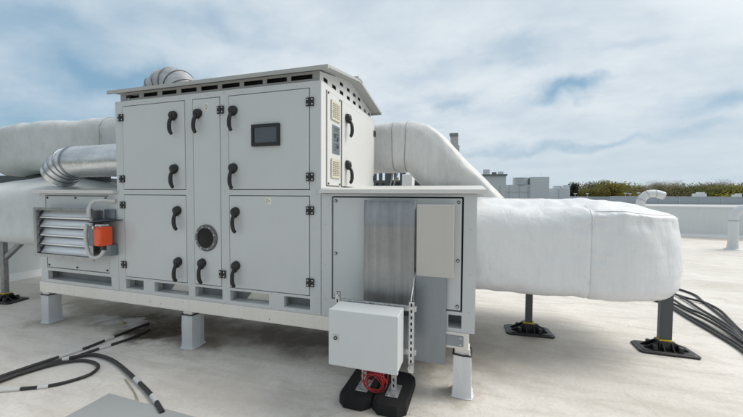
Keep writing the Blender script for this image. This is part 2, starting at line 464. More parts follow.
# handle prototype (origin at the boss centre, lying in the xz plane, facing -y)
def handle_mesh(sgn=-1):
    mb = MB()
    mb.lathe((0, 0, 0), (0, -1, 0), [(0, .050), (.010, .052), (.028, .047), (.045, .040), (.052, .030), (.052, 0)], 24)
    mb.obox((0, -.036, -.034), ((1, 0, 0), (0, 1, .25), (0, -.25, 1)), (.021, .017, .030))
    p = catmull([(0, -.036, -.030), (-.002, -.056, -.062), (-.003, -.066, -.100), (-.003, -.069, -.140), (-.002, -.066, -.175), (.002, -.056, -.205), (.006, -.044, -.218)], 5)
    k = len(p)
    mb.tube(p, [.017 + .0045 * math.sin(math.pi * i / (k - 1)) for i in range(k)], 10, up=(0, -1, 0))
    return mb.mesh('handle', M['black'], 40, (0, 0, 0))[0]
HM = handle_mesh()
HS = handle_mesh()
def hinge_mesh():
    mb = MB()
    mb.box(-.042, -.008, -.013, 0, -.042, .042); mb.box(.008, .042, -.013, 0, -.042, .042)
    mb.cyl((0, -.012, -.040), (0, -.012, .040), .011, n=12)
    mb.mat(1)
    for x in (-.026, .026):
        for z in (-.024, .024): mb.cyl((x, -.0128, z), (x, -.0165, z), .0085, n=10)
    return mb.mesh('hinge', [M['hinge'], M['screw']], None, (0, 0, 0))[0]
HG = hinge_mesh()
G = .0075
dob = {}
for k, a in doors.items():
    mb = MB(); mb.box(a[0] + G, a[1] - G, -.004, .049, a[2] + G, a[3] - G)
    dob[k] = mb.build('door', M['door'], ahu, bevel=.004)
for k, x, z in (('ul', -2.672, 2.690), ('ul', -2.670, 2.085), ('c', -2.322, 2.690), ('c', -2.292, 1.018),
                ('ur', -1.852, 2.690), ('ur', -1.858, 2.078), ('ll', -2.636, 1.605), ('ll', -2.636, 1.012), ('lr', -1.836, 1.605), ('lr', -1.836, 1.018)):
    put('handle', HM, (x, -.004, z), dob[k], rot=(0, R_(random.uniform(-5, 6)), 0))
for k, x, z in (('ul', -3.499, 2.716), ('ul', -3.499, 1.974), ('c', -2.022, 2.709), ('ur', -.943, 2.712), ('ur', -.943, 1.971),
                ('ll', -3.499, 1.655), ('ll', -3.499, .917), ('c', -2.020, .911), ('lr', -.943, 1.636), ('lr', -.943, .906)):
    put('hinge', HG, (x, -.0045, z), dob[k], bevel=.002)
# control screen on the upper right door
mb = MB(); mb.plate(-1.615, -1.282, 2.295, 2.522, [(-1.585, -1.312, 2.330, 2.490)], -.035, -.0045)
mb.build('screen_frame', M['black'], dob['ur'], bevel=.004)
mb = MB(); mb.box(-1.588, -1.309, -.024, -.006, 2.327, 2.493); mb.build('screen', M['screen'], dob['ur'])
# stickers
mb = MB(); mb.box(-2.245, -2.190, -.0055, -.0042, 2.715, 2.795)
mb.mat(1)
ring = [(-2.2175 + .013 * math.cos(a), -.0062, 2.757 + .022 * math.sin(a)) for a in [2 * math.pi * i / 20 for i in range(20)]]
mb.tube(ring, .0022, 6, closed=True); mb.box(-2.232, -2.203, -.0062, -.0056, 2.724, 2.728)
mb.build('sticker', [M['sticker'], M['ink']], dob['c'])
mb = MB(); mb.box(-1.462, -1.392, -.0055, -.0042, 1.690, 1.760)
mb.mat(1).tube([(-1.447, -.006, 1.745), (-1.447, -.006, 1.705), (-1.410, -.006, 1.725)], .003, 6, closed=True)
mb.build('sticker', [M['sticker'], M['ink']], dob['lr'])
# porthole in the narrow centre door
mb = MB(); mb.lathe((-2.233, -.0045, 1.304), (0, -1, 0), [(0, .150), (.012, .150), (.022, .140), (.022, .112), (.008, .108)], 36)
mb.mat(1)
for i in range(8):
    a = i * math.pi / 4 + .3; x, z = -2.233 + .127 * math.cos(a), 1.304 + .127 * math.sin(a)
    mb.cyl((x, -.026, z), (x, -.031, z), .008, n=8)
mb.build('window_ring', [M['ringm'], M['screw']], dob['c'], smooth=35)
mb = MB(); mb.lathe((-2.233, -.0125, 1.304), (0, -1, 0), [(0, .113), (.004, .112), (.008, .06), (.009, 0)], 36)
mb.build('window_pane', M['port'], dob['c'], smooth=60)

# small screws and rivets on the frame
mb = MB()
def rivet(x, z, y=-.0005, r=.006): mb.cyl((x, y, z), (x, y - .004, z), r, r * .7, 8)
for x in (-3.57, -2.465, -1.98, -.875):
    for z in (.60, .75, 1.80, 1.83, 2.89): rivet(x, z)
for x in (-3.1, -2.85, -2.6, -2.2, -1.75, -1.4, -1.1): rivet(x, .60); rivet(x, .752); rivet(x, 2.886)
for x in (-.78, .60):
    for z in (.60, .76, 1.1, 1.5): rivet(x, z, .0195 - .02)
for x in (-5.0, -4.6, -4.2, -3.72): rivet(x, .605); rivet(x, .77)
mb.build('rivet', M['screw'], ahu)['kind'] = 'stuff'

# slotted ventilation strip below the eave, gable walls and roof
mb = MB()
sl = [(-3.482 + .2865 * i, -3.482 + .2865 * i + .212 + .004 * i, 2.957, 3.004) for i in range(9)]
sl = [(a, min(b_, -.935), c, d) for a, b_, c, d in sl]
mb.plate(-3.574, -.8685, ZT, 3.03, sl, .05, .056)
mb.build('vent_strip', M['roof'], ahu)
XG = -.868
gs = [(y, y + .105, 2.957, 3.001) for y in (.14, .36, .575, .79, 1.005, 1.22, 1.435, 1.62)]
gs2 = [(y, y + .10, 3.055, 3.098) for y in (.575, .79, 1.005, 1.19)]
for xg in (XG, -3.575):
    mb = MB()
    mb.plate(.06, D - .04, ZT, 3.028, gs, xg - .006, xg, axis=0)
    mb.plate(.45, 1.38, 3.028, 3.112, gs2, xg - .006, xg, axis=0)
    mb.prism([(.06, 3.028), (.45, 3.028), (.45, 3.105)], 0, xg - .006, xg); mb.prism([(1.38, 3.028), (1.76, 3.028), (1.38, 3.105)], 0, xg - .006, xg)
    mb.prism([(.45, 3.112), (1.38, 3.112), (.92, 3.19)], 0, xg - .006, xg)
    mb.build('gable_wall', M['white'], ahu)
mb = MB(); mb.box(-3.50, -.95, .12, 1.70, ZT + .001, 3.015); mb.build('roof_void', M['dark'], ahu)  # black block stands in for the shade behind the vent slots
E0, E1, YR, RX0, RX1 = -.045, 1.865, .915, -3.665, -.735
ze, zr = 3.026, 3.190
for a, b_, s_ in ((E0, YR, 1), (E1, YR, -1)):
    mb = MB(); th = .016
    mb.prism([(a, ze), (b_, zr), (b_, zr + th), (a, ze + th)] , 0, RX0, RX1)
    mb.prism([(a - s_ * .004, ze - .024), (a + s_ * .012, ze - .024), (a + s_ * .012, ze + th), (a - s_ * .004, ze + th)], 0, RX0 - .003, RX1 + .003)
    n_ = 1
    mb.bar((RX1 - .006, a, ze + .004), (RX1 - .006, b_, zr + .004), .014, .026)
    mb.bar((RX0 + .006, a, ze + .004), (RX0 + .006, b_, zr + .004), .014, .026)
    mb.build('roof_sheet', M['roof'], ahu)
mb = MB(); mb.prism([(YR - .07, zr + .006), (YR, zr + .019), (YR + .07, zr + .006), (YR + .07, zr + .012), (YR, zr + .027), (YR - .07, zr + .012)], 0, RX0 - .006, RX1 + .006)
mb.build('ridge_cap', M['roof'], ahu)
mb = MB(); mb.box(-.80, -.745, .86, .96, zr + .02, zr + .05); mb.build('lifting_lug', M['strut'], ahu)

# right hand end of the upper section: service panel and door, facing +x
sx = XM + .001
mb = MB(); mb.box(XM - .0035, XM, 0, D, 1.86, ZT); mb.build('end_panel', M['white'], ahu)
def yz_panel(y0, y1, z0, z1, t, name, mat, parent, bevel=.003, x=None):
    mb = MB(); x = sx if x is None else x
    mb.box(x, x + t, y0, y1, z0, z1); return mb.build(name, mat, parent, bevel=bevel)
yz_panel(.115, .462, 1.885, 2.860, .0012, 'gasket', M['gasket'], ahu, 0)
yz_panel(.508, 1.770, 1.885, 2.860, .0012, 'gasket', M['gasket'], ahu, 0)
sp = yz_panel(.123, .454, 1.893, 2.852, .012, 'service_panel', M['white'], ahu)
sd = yz_panel(.517, 1.762, 1.893, 2.852, .012, 'side_door', M['white'], ahu)
X2 = sx + .0125
for z0, z1 in ((2.585, 2.785), (1.975, 2.175)):
    holes = [(.226 + .030 * i, .226 + .030 * i + .021, z0 + .022 + .0195 * j + (.005 if i % 2 else 0), z0 + .022 + .0195 * j + .0125 + (.005 if i % 2 else 0)) for i in range(6) for j in range(8)]
    mb = MB(); mb.plate(.200, .430, z0, z1, holes, X2 + .014, X2 + .003, axis=0)
    fr = mb.build('vent_grille', M['tan'], sp)
    mb = MB(); mb.box(X2, X2 + .002, .205, .425, z0 + .005, z1 - .005); mb.build('grille_backing', M['dark'], sp)
mb = MB(); mb.box(X2, X2 + .006, .240, .430, 2.235, 2.535); mb.mat(1)
for i, (y, z, w) in enumerate(((.27, 2.50, .12), (.27, 2.478, .09), (.27, 2.44, .13), (.27, 2.40, .05), (.27, 2.372, .11), (.27, 2.33, .08), (.27, 2.30, .12), (.27, 2.27, .06))):
    mb.box(X2 + .0062, X2 + .0070, y, y + w, z, z + .010)
for y, z in ((.375, 2.40), (.375, 2.32), (.30, 2.425)): mb.cyl((X2 + .006, y, z), (X2 + .012, y, z), .022, n=14)
mb.build('rating_plate', [M['galv2'], M['ink']], sp)
for z in (2.835, 1.910):
    for y in (.14, .437): 
        mb = MB(); mb.cyl((X2, y, z), (X2 + .008, y, z), .011, n=10); mb.build('screw', M['hinge'], sp)
for z in (2.690, 2.150): put('handle', HM, (X2, .650, z), sd, rot=(0, 0, R_(90))).scale = (-1, 1, 1)
for z in (2.707, 2.041): put('hinge', HG, (X2, 1.765, z), sd, rot=(0, 0, R_(90)), bevel=.002)

# right lower box
mb = MB()
mb.plate(XM + .004, XR, ZB, 1.806, [(-.712, .540, .762, 1.781), (.420, .535, .615, .733), (-.60, -.20, .615, .733)], 0, .05)
mb.build('front_frame', M['grey'], ahu)
mb = MB(); mb.box(XM + .004, XR, .052, D, .75, 1.80); mb.box(XM + .004, XR, .3, D, ZB, .75); mb.box(XM + .004, XM + .02, .05, .3, ZB, .75); mb.box(XR - .02, XR, .051, .3, ZB, .75)
mb.build('cabinet', M['grey'], ahu)
mb = MB(); mb.box(-.73, .556, .0505, .0515, .745, 1.80); mb.build('gasket', M['gasket'], ahu)
mb = MB(); mb.box(-.697, .524, .004, .049, .776, 1.768); rp = mb.build('access_panel', M['grey'], ahu, bevel=.003)
for x in (-.667, .497):
    for z in (.81, 1.22, 1.735):
        mb = MB(); mb.cyl((x, .004, z), (x, -.006, z), .014, n=12); mb.mat(1).cyl((x, -.006, z), (x, -.010, z), .008, n=6); mb.build('bolt', [M['hinge'], M['screw']], rp)
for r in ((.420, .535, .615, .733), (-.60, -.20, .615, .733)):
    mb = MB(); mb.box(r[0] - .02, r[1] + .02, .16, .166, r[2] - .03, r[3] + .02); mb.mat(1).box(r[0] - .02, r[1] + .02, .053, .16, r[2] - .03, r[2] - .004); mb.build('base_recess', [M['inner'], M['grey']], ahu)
# lid of the right box: one gentle pitch rising to the back
def lid(x0, x1, y0=-.045, y1=1.86, z0=1.832, z1=1.925, name='lid'):
    mb = MB(); th = .014
    mb.prism([(y0, z0), (y1, z1), (y1, z1 + th), (y0, z0 + th)], 0, x0, x1)
    mb.prism([(y0 - .004, z0 - .022), (y0 + .010, z0 - .022), (y0 + .010, z0 + th), (y0 - .004, z0 + th)], 0, x0 - .002, x1 + .002)
    mb.bar((x1 - .006, y0 + .012, z0 - .004), (x1 - .006, y1, z1 - .004), .012, .034)
    mb.bar((x0 + .006, y0 + .012, z0 - .004), (x0 + .006, y1, z1 - .004), .012, .034)
    return mb.build(name, M['lid'], ahu)
lid(XM + .004, .725)
mb = MB(); mb.prism([(.052, 1.8005), (D, 1.8005), (D, 1.918), (.052, 1.834)], 0, XR - .006, XR - .001); mb.box(XM + .01, XR, .051, .056, 1.8062, 1.833); mb.build('lid_upstand', M['grey'], ahu)

# small left box
mb = MB()
mb.plate(XS, XL - .004, ZB, 1.795, [(-4.945, -3.757, .782, 1.788 - .02), (-4.931, -3.735, .622, .742)], 0, .05)
mb.build('front_frame', M['grey'], ahu)
mb = MB(); mb.box(XS, XL - .004, .052, D, .755, 1.79); mb.box(XS, XL - .004, .3, D, ZB, .755); mb.box(XS, XS + .02, .051, .3, ZB, .755)
mb.build('cabinet', M['grey'], ahu)
mb = MB(); mb.box(-4.96, -3.74, .0505, .0515, .77, 1.785); mb.build('gasket', M['gasket'], ahu)
mb = MB(); mb.box(-4.936, -3.766, .003, .049, .791, 1.759); lp = mb.build('access_panel', M['grey'], ahu, bevel=.003)
for x in (-4.90, -4.35, -3.80):
    for z in (.82, 1.735):
        mb = MB(); mb.cyl((x, .003, z), (x, -.006, z), .013, n=12); mb.build('bolt', M['hinge'], lp)
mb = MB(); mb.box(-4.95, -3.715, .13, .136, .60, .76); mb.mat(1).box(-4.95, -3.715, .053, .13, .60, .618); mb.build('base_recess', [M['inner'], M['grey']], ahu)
lid(XS - .07, XL - .004, z0=1.818)

# louvre damper on the left box
dx0, dx1, dz0, dz1, dy = -4.915, -3.815, .965, 1.610, -.150
damper = MB()
damper.plate(dx0, dx1, dz0, dz1, [(dx0 + .055, dx1 - .048, dz0 + .040, dz1 - .035)], dy, dy + .012)
damper.box(dx0 + .050, dx0 + .056, dy + .0125, -.001, dz0 + .034, dz1 - .030); damper.box(dx1 - .049, dx1 - .043, dy + .0125, -.001, dz0 + .034, dz1 - .030)
damper.box(dx0 + .0565, dx1 - .0495, dy + .0125, -.001, dz0 + .033, dz0 + .039); damper.box(dx0 + .0565, dx1 - .0495, dy + .0125, -.001, dz1 - .034, dz1 - .028)
dmp = damper.build('louvre_damper', M['galv'], ahu)
mb = MB(); mb.box(dx0 + .057, dx1 - .05, -.012, -.004, dz0 + .04, dz1 - .035); mb.build('damper_back', M['dark'], dmp)
for i in range(5):
    z = dz0 + .095 + i * .116
    mb = MB()
    pf = [(-.112, z - .058), (-.122, z - .050), (-.124, z - .040), (-.112, z - .032), (-.070, z + .048), (-.062, z + .050), (-.060, z + .044), (-.102, z - .036), (-.106, z - .050)]
    mb.prism(pf, 0, dx0 + .075, dx1 - .052)
    mb.mat(1).box(dx0 + .0575, dx0 + .074, -.11, -.05, z - .022, z + .022)
    mb.build('blade', [M['bladem'], M['black']], dmp)
# actuator, its bracket, rain shelf and conduit
act = MB(); act.box(-3.800, -3.700, -.215, -.085, 1.165, 1.400)
actuator = act.build('actuator', M['actgrey'], ahu, bevel=.012)
mb = MB(); mb.box(-3.698, -3.575, -.222, -.080, 1.168, 1.396); mb.build('actuator_cover', M['orange'], actuator, bevel=.014)
mb = MB(); mb.box(-3.70, -3.60, -.20, -.10, 1.397, 1.425); mb.box(-3.69, -3.665, -.24, -.2225, 1.37, 1.41); mb.build('actuator_clamp', M['strut'], actuator, bevel=.006)
mb = MB(); mb.cyl((-3.625, -.15, 1.166), (-3.625, -.15, 1.115), .022, n=14); mb.build('cable_gland', M['black'], actuator)
mb = MB()
for (x, z) in ((-3.59, 1.38), (-3.59, 1.185), (-3.685, 1.185), (-3.685, 1.38)): mb.cyl((x, -.2221, z), (x, -.226, z), .007, n=8)
mb.build('screw', M['hinge'], actuator)['kind'] = 'stuff'
mb = MB(); mb.add([(-3.86, -.155, 1.452), (-3.80, -.24, 1.448), (-3.50, -.06, 1.470), (-3.50, -.002, 1.478), (-3.86, -.002, 1.478)], [(0, 1, 2, 3, 4)])
k = len(mb.v); mb.add([(p[0], p[1], p[2] - .008) for p in mb.v], [(4, 3, 2, 1, 0)])
mb.build('actuator_shelf', M['galv2'], ahu)
mb = MB(); mb.box(-3.80, -3.60, -.095, -.003, 1.03, 1.165); mb.build('mounting_bracket', M['galv2'], ahu, bevel=.004)
mb = MB(); mb.box(-3.79, -3.62, -.03, -.003, 1.48, 1.60); mb.build('mounting_bracket', M['galv2'], ahu, bevel=.004)
mb = MB()
mb.tube(catmull([(-3.66, -.03, 1.700), (-3.72, -.09, 1.712), (-3.80, -.14, 1.695), (-3.835, -.17, 1.61), (-3.835, -.17, 1.50)], 8), .021, 12)
mb.tube(catmull([(-3.83, -.20, 1.42), (-3.845, -.21, 1.30), (-3.835, -.205, 1.16), (-3.80, -.20, 1.06), (-3.73, -.19, 1.02), (-3.66, -.17, 1.045), (-3.625, -.15, 1.115)], 8), .021, 12)
mb.build('conduit', M['conduit'], ahu, smooth=180)
mb = MB(); mb.cyl((-3.665, -.03, 1.70), (-3.625, -.0, 1.698), .028, n=14); mb.build('cable_gland', M['conduit'], ahu)

# ------------------------------------------------------------------ base frame with wrapped posts
fr = thing('support_frame', 'cream painted steel base frame on wrapped square posts under the grey air handling unit', 'support frame', (-2.2, .9, 0))
def beam(x0, x1, y0, y1, mat=M['cream']): 
    mb = MB(); mb.box(x0, x1, y0, y1, .436, .5795); return mb.build('beam', mat, fr, bevel=.008)
beam(-5.10, .600, -.012, .13); beam(-5.10, .60, 1.66, 1.80)
for x in (-5.02, -2.53, .50): beam(x - .06, x + .06, .134, 1.656)
mb = MB(); mb.box(.36, .555, -.021, -.0125, .462, .556); mb.mat(1)
for x in (.385, .53):
    for z in (.48, .54): mb.cyl((x, -.0215, z), (x, -.028, z), .009, n=8)
mb.build('splice_plate', [M['galv2'], M['screw']], fr, bevel=.002)
def post(x0, x1, y0, y1, mat, top=.40):
    mb = MB(); mb.box(x0 + .012, x1 - .012, y0 + .012, y1 - .012, 0.001, .435)
    p = mb.build('post', M['cream'], fr)
    # membrane sleeve, flared and puckered at the foot
    mb = MB(); rows = []
    zs = [0, .006, .02, .05, .10, .18, .26, .33, top - .01, top]
    per = []
    nn = 8
    for (a, b_, c, d) in ((x0, y0, x1, y0), (x1, y0, x1, y1), (x1, y1, x0, y1), (x0, y1, x0, y0)):
        for i in range(nn): per.append((a + (c - a) * i / nn, b_ + (d - b_) * i / nn))
    cx, cy = (x0 + x1) / 2, (y0 + y1) / 2
    sd_ = random.random() * 50
    for z in zs:
        fl = .018 * max(0, 1 - z / .03) ** 1.5 + .006 * max(0, 1 - z / .12)
        row = []
        for (x, y) in per:
            d = Vector((x - cx, y - cy, 0)); n_ = d.normalized()
            w = noise.noise(Vector((x * 14 + sd_, y * 14, z * 6))) * .007 + noise.noise(Vector((x * 40 + sd_, y * 40, z * 9))) * .002
            q = Vector((x, y, 0)) + n_ * (fl * (1 + .5 * noise.noise(Vector((x * 25, y * 25, sd_)))) + w)
            row.append((q.x, q.y, z + .004 if z == 0 else z + (noise.noise(Vector((x * 30, y * 30, 3))) * .008 if z == top else 0)))
        rows.append(row)
    n_ = len(per)
    vs = [q for r in rows for q in r]
    fs = [(i * n_ + j, i * n_ + (j + 1) % n_, (i + 1) * n_ + (j + 1) % n_, (i + 1) * n_ + j) for i in range(len(zs) - 1) for j in range(n_)]
    mb.add(vs, fs); mb.face([(len(zs) - 1) * n_ + j for j in range(n_)])
    mb.build('sleeve', mat, p, smooth=50)
    mb = MB()
    lp_ = [(x + (x - cx) * .02, y + (y - cy) * .02, top + .002 + .008 * noise.noise(Vector((x * 22, y * 22, sd_)))) for x, y in per]
    mb.tube(lp_, .0085, 8, closed=True); mb.build('strap', M['black'], p, smooth=180)
post(-5.072, -4.925, -.012, .145, M['post'], .395); post(-2.600, -2.450, -.012, .165, M['post'], .395); post(.470, .622, -.012, .150, M['postw'], .385)
for x in (-5.07, -2.60, .47): post(x, x + .15, 1.66, 1.81, M['post'], .395)

# ------------------------------------------------------------------ sheets and boxes hung on the right panel
mb = MB()
# ribbed galvanised cover
prof = []
nr = 48
for i in range(nr + 1):
    x = -.352 + .478 * i / nr
    u = i / nr
    prof.append((x, -.062 - .0007 * math.cos(u * 2 * math.pi * 11) * (1 if .05 < u < .95 else .3) - .007 * math.exp(-((u - .52) / .05) ** 2)))
vs = []; zs = [.70, .80, .86, .92, 1.2, 1.5, 1.742]
for z in zs:
    for i, (x, y) in enumerate(prof):
        bulge = -.022 * math.exp(-((z - .86) / .075) ** 2) + .004 * noise.noise(Vector((x * 6, 0, z * 4)))
        vs.append((x, y + bulge, z + (.012 * noise.noise(Vector((x * 13, 4, 0))) if z > 1.7 else 0)))
n_ = nr + 1
mb.add(vs, [(j * n_ + i, j * n_ + i + 1, (j + 1) * n_ + i + 1, (j + 1) * n_ + i) for j in range(len(zs) - 1) for i in range(nr)])
k = len(mb.v)
ob = mb.build('cover_sheet', M['galv'], smooth=180)
md = ob.modifiers.new('thick', 'SOLIDIFY'); md.thickness = .003
tag(ob, 'tall ribbed shiny galvanised sheet hung on the right panel beside the beige box', 'metal sheet')
mb = MB(); mb.box(-.352, .405, -.046, -.043, .292, 1.105); mb.box(.402, .4055, -.0425, -.005, .292, 1.105)
ob = mb.build('cover_sheet', M['galv2'], bevel=.001); tag(ob, 'smooth dull galvanised sheet hanging below the beige box behind the strut', 'metal sheet')
bx = thing('isolator_box', 'blank beige metal box fixed on right panel above the smooth galvanised sheet', 'metal box', (.31, -.06, 1.40))
mb = MB(); mb.box(.155, .462, -.110, .003, 1.095, 1.710); mb.build('box_body', M['beige'], bx, bevel=.006)
mb = MB(); mb.box(.150, .467, -.132, -.112, 1.090, 1.715); mb.build('box_cover', M['beige'], bx, bevel=.006)

# ------------------------------------------------------------------ small enclosure on its strut stand
en = thing('electrical_enclosure', 'small light grey wall enclosure with quarter turn lock held above black rubber feet', 'enclosure', (-.187, -.48, .43))
mb = MB(); mb.box(-.468, .094, -.565, -.370, .437, .880); mb.build('enclosure_body', M['encl'], en, bevel=.008)
mb = MB(); mb.box(-.472, .098, -.600, -.571, .431, .884); dr = mb.build('enclosure_door', M['encl'], en, bevel=.009, seg=3)
mb = MB(); mb.box(-.465, .091, -.5715, -.5645, .44, .876); mb.build('door_seal', M['gasket'], en)
mb = MB(); mb.box(-.432, -.384, -.606, -.6005, .631, .683); mb.mat(1).lathe((-.408, -.606, .657), (0, -1, 0), [(0, .016), (.008, .015), (.008, .009), (.003, .008)], 16)
mb.build('lock', [M['strut'], M['black']], dr, bevel=.002)
st = thing('strut_stand', 'perforated zinc strut stand on two black rubber feet carrying the small enclosure', 'stand', (-.16, -.17, 0))
def strut(p0, p1, w=.041, d=.030, face='y', parent=st, slots=True):
    """slotted channel, open back, standing along z"""
    x, y = p0[0], p0[1]; z0, z1 = p0[2], p1[2]
    mb = MB()
    holes = []
    z = z0 + .03
    while z + .03 < z1: holes.append((x - .007, x + .007, z, z + .028)); z += .052
    mb.plate(x - w / 2, x + w / 2, z0, z1, holes if slots else [], y, y + .0025)
    mb.box(x - w / 2, x - w / 2 + .0025, y + .0026, y + d, z0, z1); mb.box(x + w / 2 - .0025, x + w / 2, y + .0026, y + d, z0, z1)
    mb.mat(1).box(x - w / 2 + .003, x + w / 2 - .003, y + d - .006, y + d - .004, z0, z1)
    return mb.build('strut', [M['strut'], M['gasket']], parent)
strut((.152, -.352, .335), (.152, -.352, .925)); strut((-.500, -.352, .36), (-.500, -.352, .945))
strut((-.285, -.255, .098), (-.285, -.255, .60)); strut((-.015, -.250, .098), (-.015, -.250, .60))
mb = MB(); mb.box(-.53, .185, -.322, -.290, .835, .876); mb.box(-.53, .185, -.322, -.290, .47, .511); mb.build('cross_rail', M['strut'], st, bevel=.003)
for x, y in ((-.285, -.235), (-.015, -.235)):
    mb = MB(); mb.box(x - .055, x + .055, y - .10, y + .09, .091, .097); mb.mat(1)
    for dx, dy_ in ((-.03, -.08), (.03, -.08), (.0, .065)): mb.cyl((x + dx, y + dy_, .097), (x + dx, y + dy_, .112), .011, n=6)
    mb.build('base_plate', [M['strut'], M['screw']], st, bevel=.002)
for x0, x1 in ((-.462, -.172), (-.166, .128)):
    c = .065; y0, y1 = -.462, .115
    lo = [(x0 + c, y0), (x1 - c, y0), (x1, y0 + c), (x1, y1 - c), (x1 - c, y1), (x0 + c, y1), (x0, y1 - c), (x0, y0 + c)]
    cx, cy = (x0 + x1) / 2, (y0 + y1) / 2
    mb = MB(); n_ = 8
    lev = [(0.002, 1.0), (.06, .99), (.088, .95), (.09, .93)]
    vs = [(cx + (x - cx) * s_, cy + (y - cy) * s_, z) for z, s_ in lev for x, y in lo]
    mb.add(vs, [(j * n_ + i, j * n_ + (i + 1) % n_, (j + 1) * n_ + (i + 1) % n_, (j + 1) * n_ + i) for j in range(3) for i in range(n_)] + [tuple(range(n_))[::-1], tuple(range(24, 32))])
    mb.build('rubber_foot', M['rubber'], st, bevel=.006)
mb = MB(); mb.cyl((.155, -.36, .385), (.155, -.385, .385), .024, n=16); mb.cyl((.155, -.385, .385), (.155, -.40, .385), .012, n=6); mb.build('bolt', M['screw'], st)
mb = MB(); mb.cyl((.16, -.36, .88), (.16, -.375, .88), .014, n=6); mb.build('bolt', M['screw'], st)
mb = MB(); mb.cyl((-.495, -.352, .92), (-.495, -.372, .92), .013, n=6); mb.build('bolt', M['screw'], st)
mb = MB(); mb.tube([(.145, -.34, .92), (.146, -.20, 1.08), (.146, -.07, 1.12)], .004, 6); mb.build('earth_wire', M['strut'], st)
coil = MB()
rr = random.Random(3)
path = []
for i in range(150):
    a = i / 150 * 2 * math.pi * 4.6
    q = i / 150
    r = .086 + .016 * math.sin(a * .37 + 1) 
    path.append((-.185 + r * math.cos(a) + .03 * q + .012 * math.sin(a * 1.7), -.325 + .02 * math.sin(a * .5) - .05 * math.sin(a) * .4, .185 + r * math.sin(a) + .008 * math.cos(a * 2.3)))
path = [(-.20, -.30, .43), (-.235, -.31, .36)] + path + [(-.09, -.30, .30), (-.05, -.29, .38), (-.05, -.3, .433)]
coil.tube(catmull(path, 2), .0042, 6)
coil.tube(catmull([(-.10, -.30, .43), (-.09, -.33, .33), (-.075, -.34, .24), (-.055, -.32, .20), (-.05, -.31, .26), (-.06, -.30, .34)], 6), .0042, 6)
coil.tube(catmull([(-.12, -.30, .43), (-.105, -.36, .30), (-.085, -.34, .22), (-.095, -.33, .29)], 6), .0042, 6)
ob = coil.build('wire_coil', M['red'], smooth=180); tag(ob, 'coil of thin red wire hanging under the small grey enclosure', 'wire')

# ------------------------------------------------------------------ insulated ducts
def rounded_rect(x0, x1, y0, y1, r, step=.05):
    """r = (x0y0, x1y0, x1y1, x0y1) corner radii -> list of (p, n)"""
    out = []
    cs = [((x1 - r[1], y0 + r[1]), r[1], -90), ((x1 - r[2], y1 - r[2]), r[2], 0), ((x0 + r[3], y1 - r[3]), r[3], 90), ((x0 + r[0], y0 + r[0]), r[0], 180)]
    start = [(x0 + r[0], y0), (x1, y0 + r[1]), (x1 - r[2], y1), (x0, y1 - r[3])]
    ends = [(x1 - r[1], y0), (x1, y1 - r[2]), (x0 + r[3], y1), (x0, y0 + r[0])]
    nr = [(0, -1), (1, 0), (0, 1), (-1, 0)]
    for i in range(4):
        (ax, ay), (bx_, by_) = start[i], ends[i]
        d = math.hypot(bx_ - ax, by_ - ay); k = max(1, int(d / step))
        for q in range(k): out.append((Vector((ax + (bx_ - ax) * q / k, ay + (by_ - ay) * q / k, 0)), Vector((*nr[i], 0))))
        (cx, cy), rad, a0 = cs[i]
        k = max(2, int(rad * 1.57 / step))
        for q in range(k):
            a = R_(a0 + 90 * q / k); n_ = Vector((math.cos(a), math.sin(a), 0)); out.append((Vector((cx, cy, 0)) + n_ * rad, n_))
    return out
def pillow(outline, z0, z1, rb, rt, crown, disp, spine, cpow=None, post=None):
    """inflated wrapped plenum: side wall with rounded rims and a crowned top; rt may vary along the outline"""
    m_ = 9
    rtf = rt if callable(rt) else (lambda p: rt)
    def ring(p):
        r = rtf(p); out = [(rb, z0, k) for k in (.9, .6, .3)]
        for i in range(m_ + 1):
            a = math.pi / 2 * i / m_; out.append((rb * (1 - math.sin(a)), z0 + rb * (1 - math.cos(a)), 0))
        for i in range(1, 20): out.append((0, z0 + rb + (z1 - r - z0 - rb) * i / 20, 0))
        for i in range(m_ + 1):
            a = math.pi / 2 * i / m_; out.append((r * (1 - math.cos(a)), z1 - r + r * math.sin(a), 0))
        for i in range(1, 13): out.append((r, z1 + crown * (math.sin(math.pi / 2 * i / 12) if cpow is None else (i / 12) ** cpow), i / 12.0))
        return out
    rings = [ring(p) for p, _ in outline]; nk = len(rings[0])
    n_ = len(outline); vs = []
    for j in range(nk):
        for i, (p, nv) in enumerate(outline):
            inset, z, k = rings[i][j]
            q = p - nv * inset
            q = q.lerp(spine(q), k * .985)
            up = 1 if z > (z0 + z1) / 2 else -1
            if k > 0: n3 = Vector((0, 0, up))
            else:
                e = min(1, max(0, inset) / .08); n3 = (nv * (1 - e) + Vector((0, 0, up)) * e)
            w = disp(q.x, q.y, z, k)
            o_ = (q.x + n3.x * w, q.y + n3.y * w, z + n3.z * w); vs.append(post(o_) if post else o_)
    fs = [(j * n_ + i, j * n_ + (i + 1) % n_, (j + 1) * n_ + (i + 1) % n_, (j + 1) * n_ + i) for j in range(nk - 1) for i in range(n_)]
    fs += [tuple(range(n_))[::-1], tuple((nk - 1) * n_ + i for i in range(n_))]
    mb = MB().add(vs, fs); mb.rings = rings; mb.nout = n_; return mb
def fb(x, y, z, s, o=3): return noise.fractal(Vector((x * s, y * s, z * s)), 1, 2, o)

